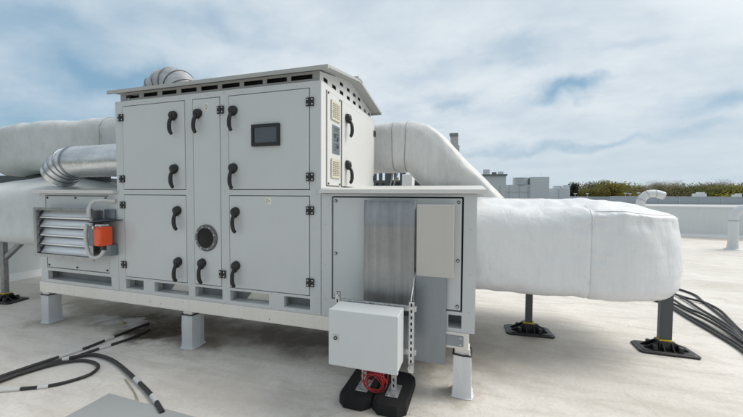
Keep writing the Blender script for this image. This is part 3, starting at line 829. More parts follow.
duct = thing('insulated_duct', 'thick white wrapped duct sloping from the unit down into a broad drum on dark legs', 'duct', (1.7, 1.8, .68))
OUT = rounded_rect(-.70, 2.875, 1.13, 2.75, (.10, .74, .74, .10), .024)
XSEAM = 1.85
def sst(a, b_, x): u = min(1, max(0, (x - a) / (b_ - a))); return u * u * (3 - 2 * u)
def d1(x, y, z, k):
    front = y < 1.95
    w = .028 * fb(x, y, z, 1.3) + .010 * fb(x, y, z * .6, 3.2) + .010 * noise.noise(Vector((x * 5 + z * 6, y * 5, z * 11 - x * 5)))
    w += .045 * math.sin((z - .66) / 1.0 * math.pi) ** .7 * (.4 + .6 * sst(1.2, 2.9, x)) if 0 < (z - .66) < 1.0 and k == 0 else 0
    w += .0 * math.sin((z - .66) / 1.0 * math.pi) * (1 if k == 0 else 0)
    right = sst(XSEAM - .03, XSEAM + .08, x)
    if front:
        # vertical seam pulled in, with gathers fanning out of it
        w -= .014 * math.exp(-((x - XSEAM - .012 * math.sin(z * 5)) / .012) ** 2) * (1 if k == 0 else .3 * math.exp(-k * 4))
        w += .006 * math.exp(-((x - XSEAM - .07) / .05) ** 2) + .004 * math.exp(-((x - XSEAM + .08) / .06) ** 2)
        near = math.exp(-((x - XSEAM) / .20) ** 2)
        w += near * .030 * noise.noise(Vector((x * 7 + z * 4, y * 4, z * 15)))
    # puckered rim of the right half
    zr_ = 1.600 + .014 * noise.noise(Vector((x * 5, y * 5, 2))) + .020 * (1 - sst(XSEAM, XSEAM + .35, x)) * -1
    rim = right * math.exp(-((z - zr_) / .016) ** 2) * (1 if k == 0 else 0)
    w += (.020 + .012 * noise.noise(Vector((x * 24, y * 24, 7)))) * rim
    below = right * math.exp(-((z - 1.52) / .07) ** 2) * (1 if k == 0 else 0)
    w += below * (.026 * noise.noise(Vector((x * 13, y * 13, z * 4))) - .016)
    # the sewn edge further round the corner
    w -= .016 * math.exp(-((x - 2.80) / .018) ** 2) * (1 if front and k == 0 else 0)
    if k > 0: w += .014 * fb(x, y, z, 2.6) + .008 * noise.noise(Vector((x * 9, y * 3, 1)))
    return w
def rt1(p): return .27 - .13 * sst(1.45, 2.0, p.x)
mb = pillow(OUT, .655, 1.665, .15, rt1, .085, d1, lambda q: Vector((min(max(q.x, .2), 2.1), 1.93, 0)),
            post=lambda o: (o[0], o[1], o[2] - .055 * sst(2.0, 2.95, o[0]) * sst(.9, 1.65, o[2])))
dv, drg, dn_ = mb.v, mb.rings, mb.nout
mb.build('drum_section', M['wrap'], duct, smooth=180)
def lift(i, j, e=.0015):
    p, nv = OUT[i]; q = Vector(dv[j * dn_ + i]); return q + Vector((nv.x, nv.y, .2)) * e
ci = min(range(dn_), key=lambda i: abs(OUT[i][0].x - XSEAM) + (5 if OUT[i][0].y > 1.2 else 0))
mb = MB(); mb.tube([lift(ci, j) for j in range(len(drg[0])) if drg[ci][j][2] < .2 and j > 2], .0032, 6); mb.build('sewn_seam', M['seams'], duct, smooth=180)
ci2 = min(range(dn_), key=lambda i: abs(OUT[i][0].x - 2.80) + (5 if OUT[i][0].y > 1.6 else 0))
mb = MB(); mb.tube([lift(ci2, j) for j in range(len(drg[0])) if drg[ci2][j][2] == 0 and j > 2], .003, 6); mb.build('sewn_seam', M['seams'], duct, smooth=180)
rim_ = []
for i in range(dn_):
    p = OUT[i][0]
    if p.x > XSEAM + .02 and p.y < 2.2:
        jj = [j for j in range(len(drg[i])) if drg[i][j][2] == 0 and drg[i][j][1] > 1.2]
        rim_.append((i, min(jj, key=lambda j: abs(drg[i][j][1] - 1.625))))
mb = MB(); mb.tube([lift(i, j, .003) for i, j in rim_], .0032, 6); mb.build('sewn_seam', M['seams'], duct, smooth=180)
# sloping section swept along its centre line
def sweep(path, yc, hy, hn, rad, disp, n_corner=8, width=None):
    P = [Vector(p) for p in path]; rows = []
    per = []
    for cx, cy, a0 in ((1, 1, 0), (-1, 1, 90), (-1, -1, 180), (1, -1, 270)):
        for i in range(n_corner + 1):
            a = R_(a0 + 90 * i / n_corner); per.append((cx, cy, math.cos(a), math.sin(a)))
    full = []
    for i in range(len(per)):
        a, b_ = per[i], per[(i + 1) % len(per)]
        full.append(a)
        if a[:2] != b_[:2]:
            full += [('L', a, b_, t) for t in (.2, .4, .6, .8)]
    vs = []
    for i, p in enumerate(P):
        t = (P[min(i + 1, len(P) - 1)] - P[max(i - 1, 0)]).normalized()
        n_ = Vector((-t.z, 0, t.x)); b_ = Vector((0, -1, 0))
        def pt(e):
            if e[0] == 'L': return pt(e[1]).lerp(pt(e[2]), e[3])
            return p + n_ * (e[0] * (hn - rad) + e[2] * rad) + b_ * (e[1] * (hy - rad) + e[3] * rad)
        for e in full:
            q = pt(e); d = (q - p).normalized(); vs.append(tuple(q + d * disp(q.x, q.y, q.z)))
    m_ = len(full)
    fs = [(j * m_ + i, j * m_ + (i + 1) % m_, (j + 1) * m_ + (i + 1) % m_, (j + 1) * m_ + i) for j in range(len(P) - 1) for i in range(m_)]
    fs += [tuple(range(m_))[::-1], tuple((len(P) - 1) * m_ + i for i in range(m_))]
    return MB().add(vs, fs)
ctl = [(-1.35, 2.42, 2.56), (-.70, 2.42, 2.56), (-.33, 2.42, 2.56), (-.17, 2.42, 2.49), (.06, 2.42, 2.25), (.45, 2.42, 1.85), (.85, 2.42, 1.425), (1.20, 2.42, 1.05)]
pth = catmull(ctl, 9)
def d2(x, y, z):
    s_ = (x + z * .93)            # across the slope
    f_ = .016 * math.exp(-((s_ - 2.58) / .028) ** 2) * (1 if x > -.1 and y < 2.3 else 0)      # folded edge strip
    f_ += .045 * math.exp(-((z - 1.86 - .62 * (x - .05)) / .05) ** 2) * (1 if y < 2.1 and -.1 < x < .5 else 0)   # sagging fold
    return f_ + .014 * fb(x, y, z, 1.8) + .007 * fb(x, y, z, 6) + .010 * noise.noise(Vector((x * 2 - z * 2, y * 2, (x + z) * 7)))
mb = sweep(pth, 2.42, .43, .375, .20, d2)
mb.build('sloping_section', M['wrapd'], duct, smooth=180)
def seam_ring(x, name='tape_seam'):
    mb = MB()
    i = min(range(len(pth)), key=lambda k: abs(pth[k].x - x)); p = pth[i]
    t = (pth[i + 1] - pth[i - 1]).normalized(); n_ = Vector((-t.z, 0, t.x)); b_ = Vector((0, -1, 0)); r = .20
    ps = []
    for cx, cy, a0 in ((1, 1, 0), (-1, 1, 90), (-1, -1, 180), (1, -1, 270)):
        for j in range(7):
            a = R_(a0 + 15 * j); q = p + n_ * (cx * (.375 - r) + math.cos(a) * r) + b_ * (cy * (.43 - r) + math.sin(a) * r)
            ps.append(q)
    fine = []
    for a, b__ in zip(ps, ps[1:] + ps[:1]):
        for u in (0, .25, .5, .75):
            q = a.lerp(b__, u); d = (q - p).normalized(); fine.append(q + d * (d2(q.x, q.y, q.z) + .001))
    mb.tube(fine, .0065, 6, closed=True); mb.build(name, M['seam'], duct, smooth=180)
seam_ring(-.60); seam_ring(-.40)

# left ducts
dl = thing('insulated_duct', 'lower grey wrapped duct bulging from the left end of the unit beside the damper', 'duct', (-6.3, 1.2, 1.1))
def d3(x, y, z, k): return .038 * fb(x, y, z, 1.2) + .014 * fb(x, y, z * .6, 4.0) + .016 * noise.noise(Vector((x * 3 + z * 2, y * 3, z * 6)))
mb = pillow(rounded_rect(-8.1, -5.09, .17, 2.35, (.3, .22, .5, .3), .08), 1.0, 1.90, .22, .30, .26, d3, lambda q: Vector((min(max(q.x, -7.3), -6.75), 1.4, 0)), 1.1)
mb.build('duct_body', M['wrapl'], dl, smooth=180)
bb = thing('added_bearer', 'dark steel bearer added to darken gap between the two wrapped ducts at the far left', 'steel beam', (-7, 1.6, 2.0))  # beam added so the gap between the ducts reads dark, not sky
mb = MB(); mb.box(-9.8, -6.0, 1.45, 1.60, 2.00, 2.17); mb.build('beam', M['leg'], bb, bevel=.006)
for x in (-7.6, -6.4):
    mb = MB(); mb.box(x, x + .09, 2.42, 2.50, .002, 2.10); mb.bar((x + .045, 1.605, 2.06), (x + .045, 2.46, 2.06), .08, .08); mb.build('leg', M['leg'], bb)
du = thing('insulated_duct', 'upper grey wrapped duct running left from the unit above the spiral pipe', 'duct', (-6.2, 1.4, 2.15))
def d4(x, y, z): return .036 * fb(x, y, z, 1.3) + .012 * fb(x, y, z, 4) + .014 * noise.noise(Vector((x * 3 + z * 3, y * 3, z * 7 - x * 2)))
mb = sweep(catmull([(-8.3, 1.50, 2.62), (-7.6, 1.50, 2.66), (-6.9, 1.50, 2.665), (-6.2, 1.50, 2.66), (-5.5, 1.50, 2.64), (-4.8, 1.50, 2.60), (-4.2, 1.50, 2.585), (-3.61, 1.50, 2.58)], 9), 1.5, .52, .47, .26, d4)
mb.build('duct_body', M['wrapl'], du, smooth=180)
mb = MB()
ps = []
for cx, cy, a0 in ((1, 1, 0), (-1, 1, 90), (-1, -1, 180), (1, -1, 270)):
    for j in range(7):
        a = R_(a0 + 15 * j); ps.append(Vector((-5.35, 1.50 - (cy * .26 + math.sin(a) * .26) * 1.012, 2.635 + (cx * .21 + math.cos(a) * .26) * 1.015)))
mb.tube([a.lerp(b_, u) for a, b_ in zip(ps, ps[1:] + ps[:1]) for u in (0, .34, .67)], .006, 6, closed=True); mb.build('tape_seam', M['seam'], du, smooth=180)

def spiral_pipe(path, r, name, parent, rib=.115, mat='spiral'):
    P = [Vector(p) for p in path]
    mb = MB(); mb.tube(P, r, 40); mb.build(name, M[mat], parent, smooth=40)
def ring_band(mb, p, t, r, w=.018, h=.008):
    p, t = Vector(p), Vector(t).normalized()
    mb.tube([p - t * w, p - t * w * .6, p + t * w * .6, p + t * w], [r, r + h, r + h, r], 40)
spd = thing('spiral_duct', 'bare shiny galvanised spiral pipe with segmented elbow left of the unit', 'duct', (-4.5, .45, 2.03))
sr, sy, sz = .226, .43, 2.262
spiral_pipe([(-3.602, sy, sz), (-5.02, sy, sz)], sr, 'straight_pipe', spd)
mb = MB()
for i in range(12): ring_band(mb, (-3.70 - .115 * i, sy, sz), (1, 0, 0), sr - .001, .008, .003)
mb.build('pipe_seam', M['spiral'], spd, smooth=40)['kind'] = 'stuff'
# segmented elbow turning down and back
pts = [(-5.02, sy, sz)]
p = Vector(pts[0])
for a_, l_ in ((9, .11), (22, .12), (33, .12), (37, .10)):
    a = R_(a_); d = Vector((-math.cos(a), .10 * math.sin(a), -math.sin(a))).normalized(); p = p + d * l_; pts.append(tuple(p))
mb = MB(); mb.tube(pts, sr, 40); mb.build('elbow', M['spiral'], spd, smooth=14)
mb = MB(); ring_band(mb, (-5.0, sy, sz), (1, 0, 0), sr, .03, .010)
for q, d in zip(pts[1:4], ((Vector(pts[2]) - Vector(pts[0])), (Vector(pts[3]) - Vector(pts[1])), (Vector(pts[4]) - Vector(pts[2])))): ring_band(mb, q, d, sr, .012, .009)
mb.build('joint_band', M['galv2'], spd, smooth=40)

gn = thing('vent_gooseneck', 'segmented galvanised gooseneck vent showing above the left end of the roof', 'vent pipe', (-5.0, 1.5, 3.1))
c = Vector((-4.32, 1.5, 3.22)); rad = .42; pr_ = .255
pts = [(-4.74 - .28, 1.5, 2.98), (-4.74 - .06, 1.5, 3.20)] 
for i in range(8):
    a = R_(170 - 22.5 * i); pts.append((c.x + rad * math.cos(a), 1.5 - .02 * i, c.z + .02 + rad * math.sin(a)))
mb = MB(); mb.tube(pts, pr_, 36, caps=False, up=(0, 1, 0)); ob = mb.build('gooseneck_pipe', M['goosem'], gn, smooth=14)
mb = MB()
for i in range(1, 9):
    d = Vector(pts[min(i + 1, 9)]) - Vector(pts[i - 1]); ring_band(mb, pts[i], d, pr_, .010, .009)
mb.build('joint_band', M['ringm'], gn, smooth=40)

# ------------------------------------------------------------------ duct legs on black plastic feet
def foot_meshes():
    mb = MB()
    o = [(-.26, -.16), (.26, -.16), (.29, -.12), (.27, .14), (.23, .17), (-.23, .17), (-.28, .13), (-.29, -.12)]
    n_ = 8
    lev = [(.001, 1.0), (.018, 1.0), (.024, .985), (.026, .90), (.034, .84)]
    vs = [(x * s_, y * s_, z) for z, s_ in lev for x, y in o]
    mb.add(vs, [(j * n_ + i, j * n_ + (i + 1) % n_, (j + 1) * n_ + (i + 1) % n_, (j + 1) * n_ + i) for j in range(4) for i in range(n_)] + [tuple(range(n_))[::-1], tuple(range(32, 40))])
    mb.box(-.075, .075, -.065, .065, .034, .125)
    for sx_, sy_ in ((1, 0), (-1, 0), (0, 1), (0, -1)):
        for o_ in (-.045, .045):
            if sx_: mb.prism([(sx_ * .076, .034), (sx_ * .225, .034), (sx_ * .20, .05), (sx_ * .076, .115)], 1, o_ - .006, o_ + .006)
            else: mb.prism([(sy_ * .066, .034), (sy_ * .135, .034), (sy_ * .12, .05), (sy_ * .066, .115)], 0, o_ - .006, o_ + .006)
    for sx_ in (-1, 1):
        for sy_ in (-1, 1): mb.cyl((sx_ * .12, sy_ * .085, .034), (sx_ * .12, sy_ * .085, .085), .030, .024, 14)
    return mb.mesh('plastic_foot', M['black'], None, (0, 0, 0))[0]
FT = foot_meshes()
def duct_leg(x, y, h, label, mat, rot=0, group=None, brace=None, w=.075):
    t = thing('duct_support', label, 'duct support', (x, y, 0), group)
    put('plastic_foot', FT, (x, y, 0), t, bevel=.004, rot=(0, 0, rot))
    mb = MB(); mb.box(x - w / 2, x + w / 2, y - .03, y + .03, .127, h); mb.mat(1)
    mb.box(x - w / 2 + .012, x + w / 2 - .012, y - .0312, y - .0302, .16, h - .02)
    mb.build('leg', [mat, mat], t, bevel=.004)
    mb = MB(); mb.box(x - .062, x + .062, y - .052, y + .052, .1255, .140); mb.build('adaptor', M['yellow'], t, bevel=.003)
    if brace:
        mb = MB(); mb.bar(brace[0], brace[1], .06, .07); mb.build('brace', mat, t, bevel=.003)
    return t
duct_leg(1.335, 1.745, .68, 'dark steel leg on black plastic foot nearest the unit under the white drum', M['leg'], R_(4), 'duct legs on plastic feet', w=.08)
duct_leg(2.770, 1.660, .70, 'dark steel leg on black plastic foot under the right end of the white drum', M['leg'], R_(0), 'duct legs on plastic feet', w=.12)
duct_leg(-6.80, .42, 1.06, 'grey steel leg with slanted brace on black foot at the far left edge', M['legg'], R_(8), 'duct legs on plastic feet', ((-6.78, .43, .72), (-6.10, .43, 1.16)), w=.10)

# ------------------------------------------------------------------ cables
def cable(pts, r, label, z=None, sleeves=(), group=None, name='cable', k=10, droop=None):
    p3 = [(x, y, (z or r) + (droop[i] if droop else 0)) for i, (x, y) in enumerate(pts)]
    path = catmull(p3, k)
    t = thing(name, label, 'cable', path[0], group) if sleeves else None
    mb = MB(); mb.tube(path, r, 10)
    ob = mb.build('cable_sheath' if sleeves else name, M['cable'], t, smooth=60)
    if not sleeves: tag(ob, label, 'cable', group)
    for a, b_ in sleeves:
        n_ = len(path) - 1; i0, i1 = a * n_, b_ * n_
        def at(u):
            i = min(int(u), n_ - 1); return path[i].lerp(path[i + 1], u - i)
        sub = [at(i0 + (i1 - i0) * (.14 + .72 * q / 16)) for q in range(17)]
        m2 = MB(); m2.tube(sub, r + .0035, 12); m2.build('marker_sleeve', M['tape'], t, smooth=60)
    return t or ob
cg = 'black cables lying left of the wrapped posts'
cable([(-3.80, -1.60), (-3.74, -1.10), (-3.697, -.813), (-3.645, -.537), (-3.615, -.354), (-3.621, -.099), (-3.63, .182), (-3.62, .40)], .0155,
      'black cable with long white sleeve, left of two ending in stain under the unit', sleeves=((.355, .55), (.66, .74)), group=cg)
cable([(-3.73, -1.60), (-3.665, -1.09), (-3.58, -.873), (-3.509, -.655), (-3.47, -.406), (-3.419, -.201), (-3.387, -.023), (-3.411, .24)], .0155,
      'black cable with one white sleeve, right of two ending in the stain under the unit', sleeves=((.595, .70),), group=cg)
cable([(-3.66, -1.60), (-3.61, -1.13), (-3.587, -.896), (-3.55, -.721), (-3.44, -.545), (-3.293, -.475), (-2.967, -.518), (-2.453, -.692), (-2.052, -.846), (-1.76, -.99)], .0185,
      'thick black cable curving right to its cut end beside the grey mat, two sleeves', z=.026, sleeves=((.36, .40), (.775, .815), (.885, .94)), group=cg)
cable([(-3.75, -1.42), (-3.50, -1.24), (-3.283, -1.123), (-3.105, -1.021), (-2.997, -.898), (-2.947, -.756), (-3.028, -.635), (-3.19, -.588), (-3.357, -.615), (-3.515, -.77), (-3.585, -.96), (-3.68, -1.17), (-3.76, -1.6)], .0155,
      'black cable doubled back in a narrow loop with white sleeves near the frame edge', sleeves=((.10, .18), (.215, .262)), group=cg, droop=[0, 0, 0, 0, 0, .004, .004, .004, .006, .01, .012, .012, .012])
B = [[(4.10, 5.45), (4.30, 5.15), (4.42, 4.852), (4.48, 4.45), (4.365, 4.002), (4.229, 3.406), (4.084, 2.855), (3.925, 2.386), (3.75, 1.5), (3.70, .6)],
     [(3.98, 5.2), (4.135, 4.521), (4.129, 3.993), (4.05, 3.46), (4.017, 3.023), (3.958, 2.638), (3.842, 2.248), (3.70, 1.5), (3.62, .6)],
     [(3.45, 4.5), (3.641, 3.929), (3.777, 3.6), (3.803, 3.211), (3.827, 2.726), (3.763, 2.117), (3.62, 1.4), (3.5, .6)],
     [(3.30, 4.4), (3.613, 3.863), (3.674, 3.516), (3.648, 2.902), (3.647, 2.397), (3.62, 1.911), (3.50, 1.4), (3.38, .6)],
     [(3.9, 5.0), (4.10, 4.44), (4.22, 4.10), (4.34, 3.90), (4.311, 3.5), (4.153, 3.0), (4.0, 2.512), (3.83, 1.7), (3.76, .6)],
     [(3.75, 4.9), (3.922, 4.291), (3.892, 3.846), (3.86, 3.45), (3.92, 3.10), (3.894, 2.66), (3.80, 2.16), (3.66, 1.4), (3.56, .6)],
     [(3.55, 4.6), (3.731, 3.861), (3.714, 3.23), (3.728, 2.739), (3.70, 2.322), (3.69, 2.032), (3.56, 1.4), (3.44, .6)]]
for i, b_ in enumerate(B):
    cable(b_, .019, 'black cable in the loose bundle trailing along the roof beyond the drum', z=.02 + .012 * (i % 3), group='cables in the bundle right of the drum', k=7)

mb = MB()
ex, ey = Vector((0, -1, 0)), Vector((1, -.02, 0)).normalized()
o = Vector((-2.452, -.925, 0))
q = [o, o + ex * 1.0, o + ex * 1.0 + ey * 1.25, o + ey * 1.25]
n_ = 4
mb.add([(p.x, p.y, .002) for p in q] + [(p.x, p.y, .016) for p in q], [(3, 2, 1, 0), (4, 5, 6, 7)] + [(i, (i + 1) % 4, 4 + (i + 1) % 4, 4 + i) for i in range(4)])
tag(mb.build('roof_mat', M['mat'], bevel=.004), 'flat blue grey mat lying on the roof at the bottom edge near the cable end', 'mat')
mb = MB(); p_ = catmull([(-2.56, -.705, .008), (-2.40, -.775, .012), (-2.233, -.853, .008), (-2.10, -.93, .02)], 6)
mb.tube(p_, .0045, 6)
tag(mb.build('dry_stalk', M['straw'], smooth=60), 'pale dry stalk on the roof between thick cable and grey mat', 'stalk')

# small litter under the unit at the cable ends
mb = MB()
lump = []
rr = random.Random(5)
mb = MB(); mb.add([(-3.99 + .06 * math.cos(a) * (1 + .3 * rr.random()), .30 + .04 * math.sin(a) * (1 + .3 * rr.random()), .004) for a in [i * math.pi / 4 for i in range(8)]] + [(-3.99, .30, .045)], [(i, (i + 1) % 8, 8) for i in range(8)] + [tuple(range(8))[::-1]])
tag(mb.build('stone', M['straw']), 'small brown lump lying in the stain below the unit', 'stone')

# ------------------------------------------------------------------ parapets, pipes and equipment behind
def parapet(x0, x1, y0, y1, h, label, along):
    t = thing('parapet_wall', label, 'wall', ((x0 + x1) / 2, (y0 + y1) / 2, 0))
    mb = MB(); mb.box(x0, x1, y0, y1, .001, h); mb.build('wall', M['parapet'], t)
    mb = MB()
    if along == 0:
        mb.box(x0, x1, y0 - .05, y1 + .05, h + .001, h + .055); mb.build('coping', M['cap'], t)
        mb = MB(); mb.prism([(y0 - .14, .002), (y0 - .002, .002), (y0 - .002, .14)], 0, x0, x1); mb.build('upstand', M['cap'], t)
        mb = MB(); x = x0 + .6
        while x < x1: mb.box(x - .004, x + .004, y0 - .003, y0 - .001, .15, h - .01); x += 1.05
        j = mb.build('panel_joint', M['parapet'], t); j['kind'] = 'stuff'
    else:
        mb.box(x0 - .05, x1 + .05, y0, y1, h + .001, h + .055); mb.build('coping', M['cap'], t)
        mb = MB(); mb.prism([(x1 + .002, .002), (x1 + .14, .002), (x1 + .002, .14)], 1, y0, y1); mb.build('upstand', M['cap'], t)
parapet(-8.7, 40, 15.8, 16.08, 1.345, 'long pale grey parapet wall with white coping behind the right side of the roof', 0)
parapet(-8.73, -8.45, -10, 15.78, 1.15, 'pale parapet wall along the left roof edge behind the braced leg', 1)
mb = MB(); mb.box(8.93, 9.13, 15.45, 15.62, .002, .16); tag(mb.build('black_block', M['rubber'], bevel=.01), 'small black block at the foot of the far parapet beside the drum', 'block')

def goose(path, r, label, mat):
    t = thing('vent_pipe', label, 'vent pipe', (path[0][0], path[0][1], 0))
    p = catmull(path, 8)
    mb = MB(); mb.tube(p, r, 24); mb.build('pipe', M[mat], t, smooth=60)
    mb = MB(); mb.lathe((path[0][0], path[0][1], 0), (0, 0, 1), [(.002, r + .10), (.02, r + .09), (.05, r + .015), (.16, r + .008)], 24); mb.build('collar', M[mat], t, smooth=60)
    return t, mb
t, _ = goose([(9.17, 11.6, .005), (9.17, 11.6, .6), (9.17, 11.6, 1.0), (9.22, 11.6, 1.28), (9.42, 11.6, 1.43), (9.68, 11.6, 1.40), (9.85, 11.6, 1.22), (9.88, 11.6, 1.05)], .135,
      'white wrapped gooseneck pipe standing on the roof at the right edge', 'pipe')
mb = MB(); ring_band(mb, (9.17, 11.6, 1.0), (0, 0, 1), .136, .012, .008); mb.build('joint_band', M['seam'], t, smooth=60)
t, _ = goose([(5.42, 9.0, .005), (5.42, 9.0, .7), (5.42, 9.0, 1.45), (5.44, 9.0, 1.70), (5.58, 9.02, 1.87), (5.80, 9.05, 1.90), (6.02, 9.08, 1.84)], .115,
      'white arched vent pipe rising just behind the top of the drum', 'pipe')
mb = MB()
for q, d in (((5.44, 9.0, 1.70), (.1, 0, .2)), ((5.58, 9.02, 1.87), (.2, 0, .1)), ((5.80, 9.05, 1.90), (1, 0, 0))): ring_band(mb, q, d, .116, .008, .006)
mb.build('joint_band', M['seam'], t, smooth=60)

# equipment showing in the gap under the elbow
rk = thing('pipe_rack', 'dark open steel rack behind the unit seen under the duct elbow', 'rack', (-1.5, 5.2, 0))
for x, w in ((-1.86, .10), (-1.68, .07), (-1.52, .16), (-1.29, .05), (-1.14, .13), (-.70, .09)):
    mb = MB(); mb.box(x, x + w, 5.05, 5.15, .002, 2.48); mb.build('upright', M['leg'], rk)
for z in (1.3, 2.05, 2.42):
    mb = MB(); mb.box(-1.95, -.55, 5.152, 5.22, z, z + .07); mb.build('rail', M['leg'], rk)
mb = MB(); mb.bar((-1.45, 5.02, 1.6), (-1.30, 5.02, 2.4), .035, .035); mb.bar((-1.40, 5.0, 1.6), (-1.18, 5.0, 2.4), .035, .035); mb.build('pipe', M['galv'], rk)
mb = MB(); mb.box(-1.245, -1.165, 4.99, 5.03, 2.16, 2.24); mb.build('label_plate', M['straw'], rk)
mb = MB(); mb.box(-1.95, -.6, 5.5, 5.9, .6, 2.2); mb.build('cabinet', M['bdark'], rk, bevel=.01)
wc = thing('white_cabinet', 'small white cabinet behind the unit at the right of the dark rack', 'cabinet', (-.88, 4.75, 0))
mb = MB(); mb.box(-.995, -.745, 4.6, 4.9, .002, 2.29); mb.build('cabinet_body', M['cap'], wc, bevel=.02)
mb = MB(); mb.box(-.975, -.765, 4.592, 4.599, .1, 2.24); mb.build('cabinet_door', M['cap'], wc, bevel=.003)
es = thing('exhaust_stack', 'narrow grey exhaust stack poking up behind the sloping duct', 'exhaust', (.24, 4.3, 0))
mb = MB(); mb.box(.12, .28, 4.22, 4.40, .002, 3.05); mb.build('stack', M['roof'], es, bevel=.008)
mb = MB(); mb.box(.10, .275, 4.19, 4.43, 3.051, 3.11); mb.build('cap', M['bdark'], es, bevel=.006)
mb = MB(); mb.box(.281, .305, 4.24, 4.38, 2.70, 2.86); mb.build('side_box', M['roof'], es, bevel=.006)

# ------------------------------------------------------------------ buildings beyond
bd = thing('industrial_building', 'blue grey panelled industrial building with stepped roof behind the sloping duct', 'building', (9, 63, -7))
def bbox(x0, x1, y0, y1, z0, z1, name, mat): 
    mb = MB(); mb.box(x0, x1, y0, y1, z0, z1); return mb.build(name, M[mat], bd)
bbox(-6, 12.9, 61.9, 80, -7, 3.9, 'wall', 'bgrey')
bbox(12.93, 16.5, 62.6, 78, -7, 3.25, 'wall', 'bgrey')
tw = bbox(-5, 6.0, 61.6, 70, -7, 5.55, 'wall', 'bgrey')
bbox(-5.3, 6.2, 61.3, 70.2, 5.551, 5.82, 'roof_edge', 'bdark')
bbox(2.1, 3.2, 62, 64, 5.825, 6.75, 'chimney', 'bgrey'); bbox(3.6, 4.4, 62, 63, 5.825, 6.25, 'roof_fan', 'bdark'); bbox(4.7, 5.6, 62.4, 63.6, 5.825, 6.35, 'roof_fan', 'bgrey')
up = bbox(10.0, 13.0, 61.5, 66, -7, 5.25, 'wall', 'bgrey')
mb = MB(); mb.cyl((8.6, 63.0, 3.91), (8.6, 63.0, 5.12), 1.35, n=32); mb.build('tank', M['bmid'], bd, smooth=40)
mb = MB(); mb.cyl((8.6, 63.0, 5.121), (8.6, 63.0, 5.2), 1.40, n=32); mb.cyl((11.9, 63, 5.25), (11.9, 63, 6.1), .04, n=8); mb.build('aerial', M['bgrey'], bd)
bbox(14.0, 15.1, 63, 64, 3.251, 3.72, 'roof_vent', 'bmid'); bbox(15.5, 16.4, 62.8, 63.8, 3.251, 3.85, 'roof_vent', 'bgrey')
mb = MB()
for x in (2, 3.4, 5.0, 6.6, 8.3, 9.7): mb.box(x - .04, x + .04, 61.55 if x < 6 else 61.86, 61.595 if x < 6 else 61.895, -7, 3.8)
mb.box(6.25, 9.98, 61.86, 61.895, 2.55, 2.63)
for x in (13.0, 14.7): mb.box(x, x + .08, 62.55, 62.595, -7, 3.2)
mb.build('panel_joint', M['bline'], bd)['kind'] = 'stuff'
bbox(16.6, 17.3, 62.0, 64, -7, 1.5, 'annex', 'cap')

nb = thing('warehouse', 'long low slate grey warehouse with vertical panel joints beyond the right parapet', 'building', (45, 56, -7))
mb = MB(); mb.box(19, 95, 52, 75, -7, 1.87); mb.build('wall', M['navy'], nb)
mb = MB(); x = 20.2
while x < 60: mb.box(x - .05, x + .05, 51.95, 51.995, -7, 1.86); x += 2.25
mb.build('panel_joint', M['bline'], nb)['kind'] = 'stuff'
mb = MB(); mb.box(16, 95, 28, 51.9, -7, .90); mb.build('low_roof', M['broof'], nb)
mb = MB(); mb.box(19, 95, 51.9, 52.2, 1.872, 1.93); mb.build('coping', M['bmid'], nb)
for x, w, h in ((29.3, 1.1, .42), (33.6, .5, .3), (24.6, .5, .3)):
    mb = MB(); mb.box(x, x + w, 53.0, 54, 1.871, 1.93 + h); mb.box(x + w * .2, x + w * .8, 52.95, 53.6, 1.931 + h, 1.98 + h * 1.3); mb.build('roof_vent', M['cap'], nb)

# ------------------------------------------------------------------ far trees: each with trunk, limbs and a leafy crown
def crown_mesh(name, w, h, n, leaf, mat, seed, shape='round', twig=False):
    rr = random.Random(seed); mb = MB()
    clumps = []
    for i in range(26):
        a = rr.random() * 2 * math.pi; u = rr.random()
        z = (.25 + .75 * rr.random())
        rad = w * .5 * (math.sin(math.pi * min(1, z * .92)) ** .6 if shape == 'round' else (1.05 - z)) * math.sqrt(u)
        clumps.append((Vector((rad * math.cos(a), rad * math.sin(a), h * z)), w * (.10 + .13 * rr.random())))
    for i in range(n):
        c_, s_ = clumps[rr.randrange(len(clumps))]
        d = Vector((rr.gauss(0, 1), rr.gauss(0, 1), rr.gauss(0, .8)))
        d = d * min(1, 1.9 / max(d.length, .01)); p = c_ + d * s_ * .52
        a = Vector((rr.uniform(-1, 1), rr.uniform(-1, 1), rr.uniform(-.3, 1) if twig else rr.uniform(-1, 1))).normalized()
        b_ = a.cross(Vector((rr.uniform(-1, 1), rr.uniform(-1, 1), rr.uniform(-1, 1)))).normalized()
        l1 = leaf * rr.uniform(.5, 1.3); l2 = l1 * (.07 if twig else rr.uniform(.4, .8))
        if twig: l1 *= 2.2
        mb.add([p - a * l1 - b_ * l2 * .3, p + b_ * l2, p + a * l1, p - b_ * l2], [(0, 1, 2, 3)])
    return mb.mesh(name, mat, None, (0, 0, 0))[0]
def trunk_mesh(h, seed):
    rr = random.Random(seed); mb = MB()
    mb.tube(catmull([(0, 0, 0), (.15, .1, h * .3), (-.1, .05, h * .6), (.1, 0, h * .85)], 4), [.38 - .30 * i / 12 for i in range(13)], 8)
    for i in range(7):
        a = rr.random() * 6.28; z = h * (.35 + .07 * i); l = h * .30
        mb.tube([(0, 0, z), (math.cos(a) * l * .5, math.sin(a) * l * .5, z + l * .35), (math.cos(a) * l, math.sin(a) * l, z + l * .8)], [.13, .08, .03], 6)
    return mb.mesh('trunk', M['bark'], None, (0, 0, 0))[0]
TR = [trunk_mesh(12, 1), trunk_mesh(12, 2)]
